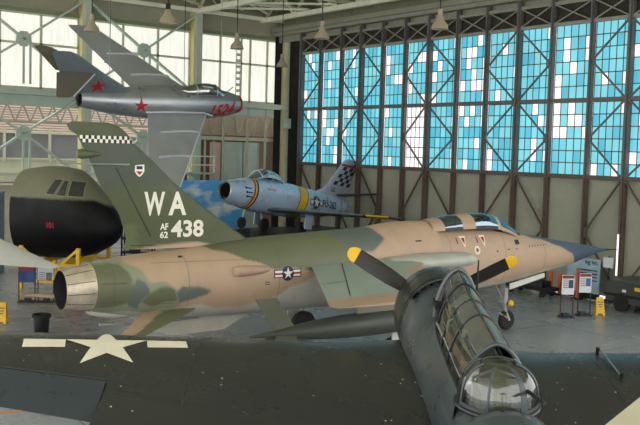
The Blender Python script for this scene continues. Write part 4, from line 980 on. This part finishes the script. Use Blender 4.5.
    pn = W @ Vector((-2.05, 0, -1.69)); bx = tag(MB().box((pn.x, pn.y, (ptop+zn)/2-.01), (.7, .6, zn-ptop-.03)).build('wheel_block', M['black'], None, 0), 'black block under the nose wheel of the raised polished jet', 'block')
    e2 = tag(empty('mural_board', (26, 45.4, 0)), 'long display board painted with blue sky and white clouds, behind the polished jet', 'board')
    m, nt, b = nodes('cloud_mural'); L = nt.links.new; tc = nt.nodes.new('ShaderNodeTexCoord'); mp = nt.nodes.new('ShaderNodeMapping'); mp.inputs['Scale'].default_value = (.45, 1, .9); nz = nt.nodes.new('ShaderNodeTexNoise'); nz.inputs['Scale'].default_value = 1.2; nz.inputs['Detail'].default_value = 7
    cr = nt.nodes.new('ShaderNodeValToRGB'); cr.color_ramp.elements[0].position = .50; cr.color_ramp.elements[0].color = (*lin(96, 184, 250), 1); cr.color_ramp.elements[1].position = .62; cr.color_ramp.elements[1].color = (*lin(246, 248, 250), 1)
    L(tc.outputs['Object'], mp.inputs[0]); L(mp.outputs[0], nz.inputs['Vector']); L(nz.outputs['Fac'], cr.inputs[0]); L(cr.outputs[0], b.inputs['Base Color']); b.inputs['Roughness'].default_value = .6
    MB().box((-.4, 0, 2.1), (7.4, .08, 3.75)).build('mural_panel', m, e2, 0)
    q = MB()
    for x in (-3.6, -1, 1.5, 3): q.box((x, .1, 2.0), (.1, .1, 4.0))
    q.build('frame_post', M['dark'], e2, 0)
make_sabre()

# ------------------------------------------------------------------ nose section of the heavy bomber on its yellow stand
def make_nose():
    hd = rad(-50); o = Vector((15.85, 33.85, 0))
    R = tag(empty('bomber_nose_section', mat=Matrix.Translation(o) @ Matrix.Rotation(hd, 4, 'Z')), 'cut-off heavy bomber cockpit section, black below and olive grey above, on a yellow stand', 'aircraft section')
    B = Body([(-4.15, 4.80, 1.20, 1.50, 2.3), (-3.7, 4.88, 1.17, 1.50, 2.3), (-3.0, 4.95, 1.17, 1.47, 2.3), (-2.0, 4.86, 1.22, 1.38, 2.2), (-1.3, 4.40, 1.34, 1.2, 2.1, .42), (-.7, 3.75, 1.6, .88, 2.0, .40), (-.2, 3.1, 1.95, .5, 2, .42), (0, 2.75, 2.3, .16, 2, .45)])
    def col(x, y, z): return lin(7, 7, 9) if z < 3.62-.02*x-(0.5*max(0, x+.9)) else lin(112, 112, 92)
    mb = MB(); mb.loft(B.rings(220, .05)); fus = mb.build('hull', pm('hull_paint', (1, 1, 1), .5, attr=True, var=.09, scale=1.3, spec=.22), R, 40, soft(col, .03)); bv = bvh_of(fus)
    side = lambda u, v: ((u, -5, v), (0, 1, 0))
    # cockpit panes
    wins = [([(-2.62, 3.86), (-2.3, 3.84), (-2.08, 4.42), (-2.36, 4.42)], 'overhead_pane'), ([(-2.18, 3.82), (-1.85, 3.80), (-1.86, 4.36), (-1.98, 4.40)], 'side_pane'), ([(-1.74, 3.80), (-1.24, 3.76), (-1.34, 4.32), (-1.74, 4.38)], 'side_pane')]
    gp = pm('dark_cockpit_glass', lin(58, 62, 58), .12, .0, var=.35, scale=2.5)
    frm = pm('window_frame_paint', lin(132, 124, 98), .5)
    for P, nm in wins:
        cx = sum(a for a, _ in P)/len(P); cz = sum(b for _, b in P)/len(P)
        decal('window_frame', flat2d([[(cx+(a-cx)*1.16, cz+(b-cz)*1.14) for a, b in P]]), side, frm, fus, bv, .12, .01); decal(nm, flat2d([P]), side, gp, fus, bv, .12, .022)
    vs, fs = text2d('101', .32, .03, .75); decal('number', ([(-2.55+a, 2.5+b) for a, b in vs], fs), side, M['red'], fus, bv, .1)
    # yellow stand
    yl = M['yellow']; e = tag(empty('display_stand', mat=Matrix.Translation(o) @ Matrix.Rotation(hd, 4, 'Z')), 'yellow tubular steel stand under the black bomber nose', 'stand')
    q = MB()
    for x in (-3.7, -1.2):
        for y in (-1.35, 1.35):
            q = MB(); q.bar((x, y, 0), (x, y, 1.75), .14); q.build('stand_leg', yl, e, 0)
    for y in (-1.35, 1.35):
        for zz in (1.05, .35): q = MB(); q.bar((-3.7, y, zz), (-1.2, y, zz), .11); q.build('stand_rail', yl, e, 0)
        for pa, pb in (((-3.7, y, 1.7), (-2.9, y, 1.05)), ((-1.2, y, 1.7), (-1.95, y, 1.05)), ((-2.9, y, 1.05), (-2.9, y, .35)), ((-2.0, y, 1.05), (-2.0, y, .35))):
            q = MB(); q.bar(pa, pb, .1); q.build('stand_brace', yl, e, 0)
    for x in (-3.1, -1.8):
        q = MB(); q.bar((x, -1.35, 1.1), (x, 1.35, 1.1), .16); q.build('cross_beam', yl, e, 0)
make_nose()

# ------------------------------------------------------------------ pale wing reaching in from the left
def make_pale_wing():
    R = tag(empty('aircraft_wing', (8.1, 30.5, 0)), 'pale grey aircraft wing reaching in from the left edge beside the info boards', 'aircraft wing')
    tip = Vector((9.9, 25.35, 2.26)); rLE = Vector((11.0, 35.2, 2.30)); rTE = Vector((4.6, 31.5, 2.30))
    O = Vector((8.1, 30.5, 0)); rings = []
    N = 16
    for i in range(N+1):
        t = i/N; u = min(1, t*1.0); a = rLE.lerp(tip+Vector((.12, .1, 0)), u)-O; b = rTE.lerp(tip+Vector((-.28, -.05, 0)), u)-O
        c = (b-a).length; ring = []
        us = [(1-cos(PI*k/16))/2 for k in range(17)]
        th = lambda q: 5*.055*c*(.2969*math.sqrt(q)-.126*q-.3516*q*q+.2843*q**3-.1036*q**4)
        for q in reversed(us): ring.append(a.lerp(b, q)+Vector((0, 0, th(q))))
        for q in us[1:-1]: ring.append(a.lerp(b, q)-Vector((0, 0, th(q))))
        rings.append(ring)
    m = MB(); m.loft(rings); m.build('wing_panel', M['pale'], R, 40)
    g = MB()
    for p in ((7.2, 32.2), (9.3, 33.6)): g.bar((p[0]-O.x, p[1]-O.y, 0), (p[0]-O.x, p[1]-O.y, 2.2), .1)
    g.bar((7.2-O.x, 32.2-O.y, .12), (9.3-O.x, 33.6-O.y, .12), .1); g.bar((7.2-O.x, 32.2-O.y, 1.2), (9.3-O.x, 33.6-O.y, 1.2), .08); g.build('trestle', M['yellow'], R, 0)
make_pale_wing()

# ------------------------------------------------------------------ things standing on the hangar floor
def make_props():
    frame_m = pm('sign_frame_paint', lin(36, 38, 44), .5); paper = pm('sign_paper', lin(214, 218, 222), .5, var=.05); ink = pm('sign_ink', lin(60, 66, 84), .6)
    maroon = pm('sign_title_maroon', lin(120, 44, 44), .5); bluep = pm('sign_photo_blue', lin(70, 92, 140), .5, var=.3); photo = pm('sign_photo_grey', lin(120, 110, 100), .6, var=.6, scale=6)
    def info(loc, rz, label, head, body, pic, w=.85, z0=.95, z1=1.75):
        t = tag(empty('information_stand', loc, rz), label, 'sign stand', 'information stands')
        MB().box((0, 0, .03), (w+.04, .40, .05)).build('base', frame_m, t, 0)
        for x in (-w/2, w/2): MB().box((x, 0, z1/2+.02), (.04, .04, z1)).build('post', frame_m, t, 0)
        p = MB().box((0, -.03, (z0+z1)/2), (w, .03, z1-z0)).build('panel', body, t, 0)
        MB().box((0, -.05, z1-.07), (w-.04, .012, .11)).build('title_bar', head, p, 0)
        MB().box((w*.22, -.05, z1-.33), (w*.38, .012, .3)).build('picture', pic, p, 0)
        for k in range(5): MB().box((-w*.22, -.05, z1-.18-k*.07), (w*.38, .01, .02)).build('text_line', ink, p, 0)
        MB().box((0, .12, .09), (.22, .2, .1)).build('ballast', frame_m, t, 0)
    va = rad(-37.5)
    info((11.55, 32.62, 0), va+.12, 'information stand with a blue panel under a red title, left of the white-panelled one', pm('red_title', lin(150, 40, 48), .5), pm('blue_panel', lin(48, 76, 138), .5), bluep, .58, .74, 1.30)
    info((12.12, 32.25, 0), va+.12, 'information stand with a grey and white panel, beside the blue one', paper, paper, photo, .56, .84, 1.30)
    info((27.3, 20.45, 0), va+.15, 'left one of two white information stands under the camouflaged nose', maroon, paper, ink, .48, .86, 1.58)
    info((28.2, 20.35, 0), va+.15, 'right one of two white information stands under the camouflaged nose', maroon, paper, bluep, .48, .88, 1.60)
    # wet-floor signs
    def caution(loc, rz, label):
        t = tag(empty('wet_floor_sign', loc, rz), label, 'floor sign', 'yellow floor signs')
        for s in (-1, 1):
            q = MB(); pl = [(-.17, 0), (-.10, 0), (-.08, .06), (.08, .06), (.10, 0), (.17, 0), (.13, .66), (.06, .69), (-.06, .69), (-.13, .66)]
            T = Matrix.Translation((0, s*.17, 0)) @ Matrix.Rotation(s*rad(14), 4, 'X') @ Matrix.Rotation(PI/2, 4, 'X')
            q.prism(pl, -.012, .012, 0, T); p = q.build('board', M['yellow'], t, 0)
            for k in range(3): MB().box((0, 0, 0), (.2-.04*k, .008, .03), 0, 0, Matrix.Translation((0, s*.17, 0)) @ Matrix.Rotation(s*rad(14), 4, 'X') @ Matrix.Translation((0, s*.018, .5-.09*k))).build('print', M['blackmark'], p, 0)
    caution((9.55, 29.25, 0), va, 'yellow wet floor sign at the left edge beside the black bin'); caution((28.95, 20.2, 0), va, 'yellow wet floor sign beside the two white stands under the nose')
    # bin
    t = tag(empty('trash_bin', (10.0, 26.95, 0)), 'black round trash bin standing behind the blue wing', 'bin')
    b = MB(); b.lathe([(.2, 0), (.21, .02), (.25, .54), (.27, .55), (.27, .59), (.24, .59), (.19, .05)], 28); b.build('body', M['black'], t)
    b = MB(); b.lathe([(.285, .52), (.29, .60), (.27, .62), (.24, .60), (.24, .54)], 28); b.build('rim', M['dark'], t)
    # tow tractor by the door
    t = tag(empty('tow_tractor', (31.05, 19.15, 0), rad(-90)), 'dark olive tow tractor parked by the hangar door at the right edge', 'vehicle')
    dk = pm('tractor_paint', lin(54, 57, 50), .5, var=.15)
    q = MB(); q.prism([(-1.75, .32), (1.9, .32), (1.9, .85), (.9, .95), (.7, 1.16), (-1.6, 1.16), (-1.75, 1.08)], -.75, .75, 0, Matrix.Rotation(PI/2, 4, 'X')); q.build('body', dk, t, 0)
    q = MB(); q.box((-.4, 0, 1.20), (2.3, 1.56, .08)); q.build('engine_cover', pm('tractor_cover', lin(70, 73, 64), .5), t, 0)
    q = MB(); q.box((-.3, -.77, .62), (3.0, .06, .1)); q.box((-1.3, .0, .34), (.9, 1.58, .08)); q.build('side_step', M['dark'], t, 0)
    for x in (-1.05, 1.2):
        for s in (-1, 1): wheel(t, (x, s*.66, .36), .36, .24)
    for s in (-1, 1): MB().box((-1.76, s*.55, 1.0), (.03, .16, .12)).build('lamp', M['white'], t, 0)
    MB().box((-.3, -.79, .95), (.3, .02, .14)).build('warning_plate', M['yellow'], t, 0); MB().box((-.9, -.79, .82), (.16, .02, .1)).build('reflector', M['white'], t, 0)
    # poster board and white box on the door, orange rack, cart
    t = tag(empty('poster_board', (31.7, 22.98, 0), rad(-90)), 'pale blue poster board with dark lettering leaning on the door behind the nose', 'poster')
    p = MB().box((0, 0, .98), (1.62, .05, 1.45)).build('board', pm('poster_print', lin(150, 178, 192), .5, var=.25, scale=1.5), t, 0)
    vs, fs = text2d('ing Inc.', .24, .02); W_ = max(a for a, _ in vs)
    decal('lettering', ([(a-W_+.74, b+1.42) for a, b in vs], fs), lambda u, v: ((u, -.028, v), (0, 1, 0)), M['navy'], p)
    for k in range(4): MB().box((.22, -.03, 1.22-.14*k), (.95, .008, .05)).build('text_line', M['navy'], p, 0)
    MB().box((0, .0, .14), (1.62, .1, .24)).build('foot', M['dark'], t, 0)
    t = tag(empty('notice_board', (DX-.5, 21.9, 0)), 'small white notice board on a thin post behind the needle nose', 'sign'); MB().box((0, 0, 1.62), (.05, .46, .42)).build('panel', paper, t, 0); MB().box((.05, 0, .98), (.05, .05, 1.8)).build('post', frame_m, t, 0); MB().box((.05, 0, .03), (.3, .36, .05)).build('foot', frame_m, t, 0)
    org = pm('orange_paint', lin(212, 92, 30), .5)
    for k, (y, x, h) in enumerate(((24.47, 31.5, .95), (24.0, 31.5, .9), (22.95, 31.3, 1.25))):
        t = tag(empty('orange_post', (x, y, 0)), ['orange post nearest the nose wheel, left of two more', 'middle orange post between its two neighbours by the door', 'tall orange post just left of the right information stand'][k], 'post', 'orange posts by the door')
        MB().box((0, 0, h/2+.03), (.09, .12, h)).build('upright', org, t, 0); MB().box((0, 0, .03), (.35, .35, .06)).build('foot', M['dark'], t, 0)
    t = tag(empty('low_cart', (30.6, 24.8, 0), rad(-90)), 'low black equipment cart standing by the door behind the nose wheel', 'cart')
    MB().box((0, 0, .32), (2.3, .8, .14)).build('deck', M['dark'], t, 0); MB().tube([(-1.15, -.3, .35), (-1.3, -.3, .8), (-1.3, .3, .8), (-1.15, .3, .35)], .03, 8).build('handle', M['dark'], t)
    q = MB(); q.box((.3, 0, .52), (1.0, .6, .26)); q.build('load', M['black'], t, 0)
    for x in (-.85, .85):
        for s in (-1, 1): wheel(t, (x, s*.32, .13), .13, .08)
    # grey container at the left edge, rack behind the fin, railing, box, ladder
    t = tag(empty('storage_cabinet', (12.2, 40.9, 0), va), 'tall blue-grey ribbed cabinet at the left edge behind the black bomber nose', 'cabinet')
    q = MB(); q.box((-.05, 0, 1.8), (2.2, 1.1, 3.6)); q.build('body', siding('cabinet_ribs', lin(128, 142, 154), 3, 'X', depth=.9), t, 0); MB().box((-.05, 0, 3.64), (2.3, 1.2, .08)).build('top', M['strut'], t, 0)
    for x in (-.6, .5): MB().box((x, -.58, 1.75), (1.0, .05, 3.3)).build('door', pm('cabinet_door', lin(122, 138, 150), .5), t, 0)
    t = tag(empty('equipment_rack', (18.6, 37.9, 0), va), 'dark metal equipment rack partly hidden behind the tall camouflaged fin', 'rack')
    for x in (-.7, .7):
        for y in (-.3, .3): MB().box((x, y, 1.3), (.07, .07, 2.6)).build('upright', M['dark'], t, 0)
    for z in (.3, .95, 1.6, 2.3): MB().box((0, 0, z), (1.5, .7, .06)).build('shelf', M['dark'], t, 0)
    for x, z, m in ((-.35, .55, 'trussgrey'), (.3, .552, 'navy'), (-.2, 1.2, 'navy'), (.35, 1.202, 'strut'), (0, 1.85, 'trussgrey')): tag(MB().box((18.6+x*.79, 37.9-x*.61, z-.0), (.4, .4, .42), 0, va).build('storage_box', M[m], None, 0), {(-.35, .55): 'grey box on the lowest shelf of the dark rack', (.3, .552): 'navy box on the lowest shelf of the dark rack', (-.2, 1.2): 'navy box on the second shelf of the dark rack', (.35, 1.202): 'light grey box on the second shelf of the dark rack', (0, 1.85): 'lone grey box on the third shelf of the dark rack'}[(x, z)], 'box', 'boxes on the dark rack')
    t = tag(empty('service_platform', (25.6, 46.0, 0)), 'white railed platform in front of the left wall, beneath the lower jet wing', 'platform')
    MB().box((0, 0, 4.35), (3.4, .7, .1)).build('deck', M['mint'], t, 0)
    for x in (-1.6, 0, 1.6): MB().box((x, -.3, 2.2), (.1, .1, 4.4)).build('leg', M['mint'], t, 0); MB().box((x, -.3, 4.85), (.07, .07, 1.0)).build('baluster', M['white'], t, 0)
    for z in (4.85, 5.35): MB().box((0, -.3, z), (3.4, .07, .07)).build('rail', M['white'], t, 0)
    t = tag(empty('junction_box', (32.75, 46.34, 7.4)), 'pale electrical box mounted on the corner column by the black pocket', 'electrical box')
    MB().box((0, 0, .1), (.55, .28, .62)).build('body', M['mint'], t, 0); MB().box((0, -.15, .1), (.47, .03, .54)).build('door', M['mint'], t, 0); MB().tube([(.1, 0, .4), (.1, 0, .8), (.0, .1, .95)], .04, 8).build('conduit', M['mint'], t)
    t = tag(empty('wall_ladder', (29.4, 46.78, 8.7)), 'white vertical ladder fixed in front of the pale windows', 'ladder')
    for x in (-.15, .15): MB().box((x, 0, 1.9), (.05, .05, 3.8)).build('rail', M['white'], t, 0)
    for k in range(10): MB().box((0, 0, .3+.36*k), (.28, .05, .16)).build('rung', M['cream'], t, 0)
    t = tag(empty('tool_chest', (13.5, 32.75, 0), va), 'red tool chest on the floor partly hidden behind the bare metal exhaust nozzle', 'tool chest')
    MB().box((0, 0, .6), (.62, .42, 1.1)).build('body', M['red'], t, 0); MB().box((0, 0, 1.17), (.64, .44, .05)).build('lid', M['pale'], t, 0)
    for k in range(5): MB().box((0, -.22, .25+.19*k), (.56, .02, .16)).build('drawer', M['red'], t, 0)
    for x in (-.24, .24):
        for y in (-.15, .15): MB().box((x, y, .03), (.08, .08, .06)).build('foot', M['dark'], t, 0)
    # the pale parapet edge at the viewer's feet
    t = tag(empty('stair_landing', (5.0, 2.9, 0)), 'corner of a pale cream landing ledge at the lower right', 'landing')
    q = MB(); q.prism([(-.3, .351), (1.4, .922), (1.4, -.9), (-.3, -.9)], 4.1, 4.22); q.build('ledge', pm('cream_ledge', lin(190, 184, 160), .6, var=.06), t, 0)
    for x, y in ((.0, -.85), (1.2, -.85)): MB().box((x, y, 2.05), (.12, .12, 4.1)).build('leg', M['strut'], t, 0)
make_props()
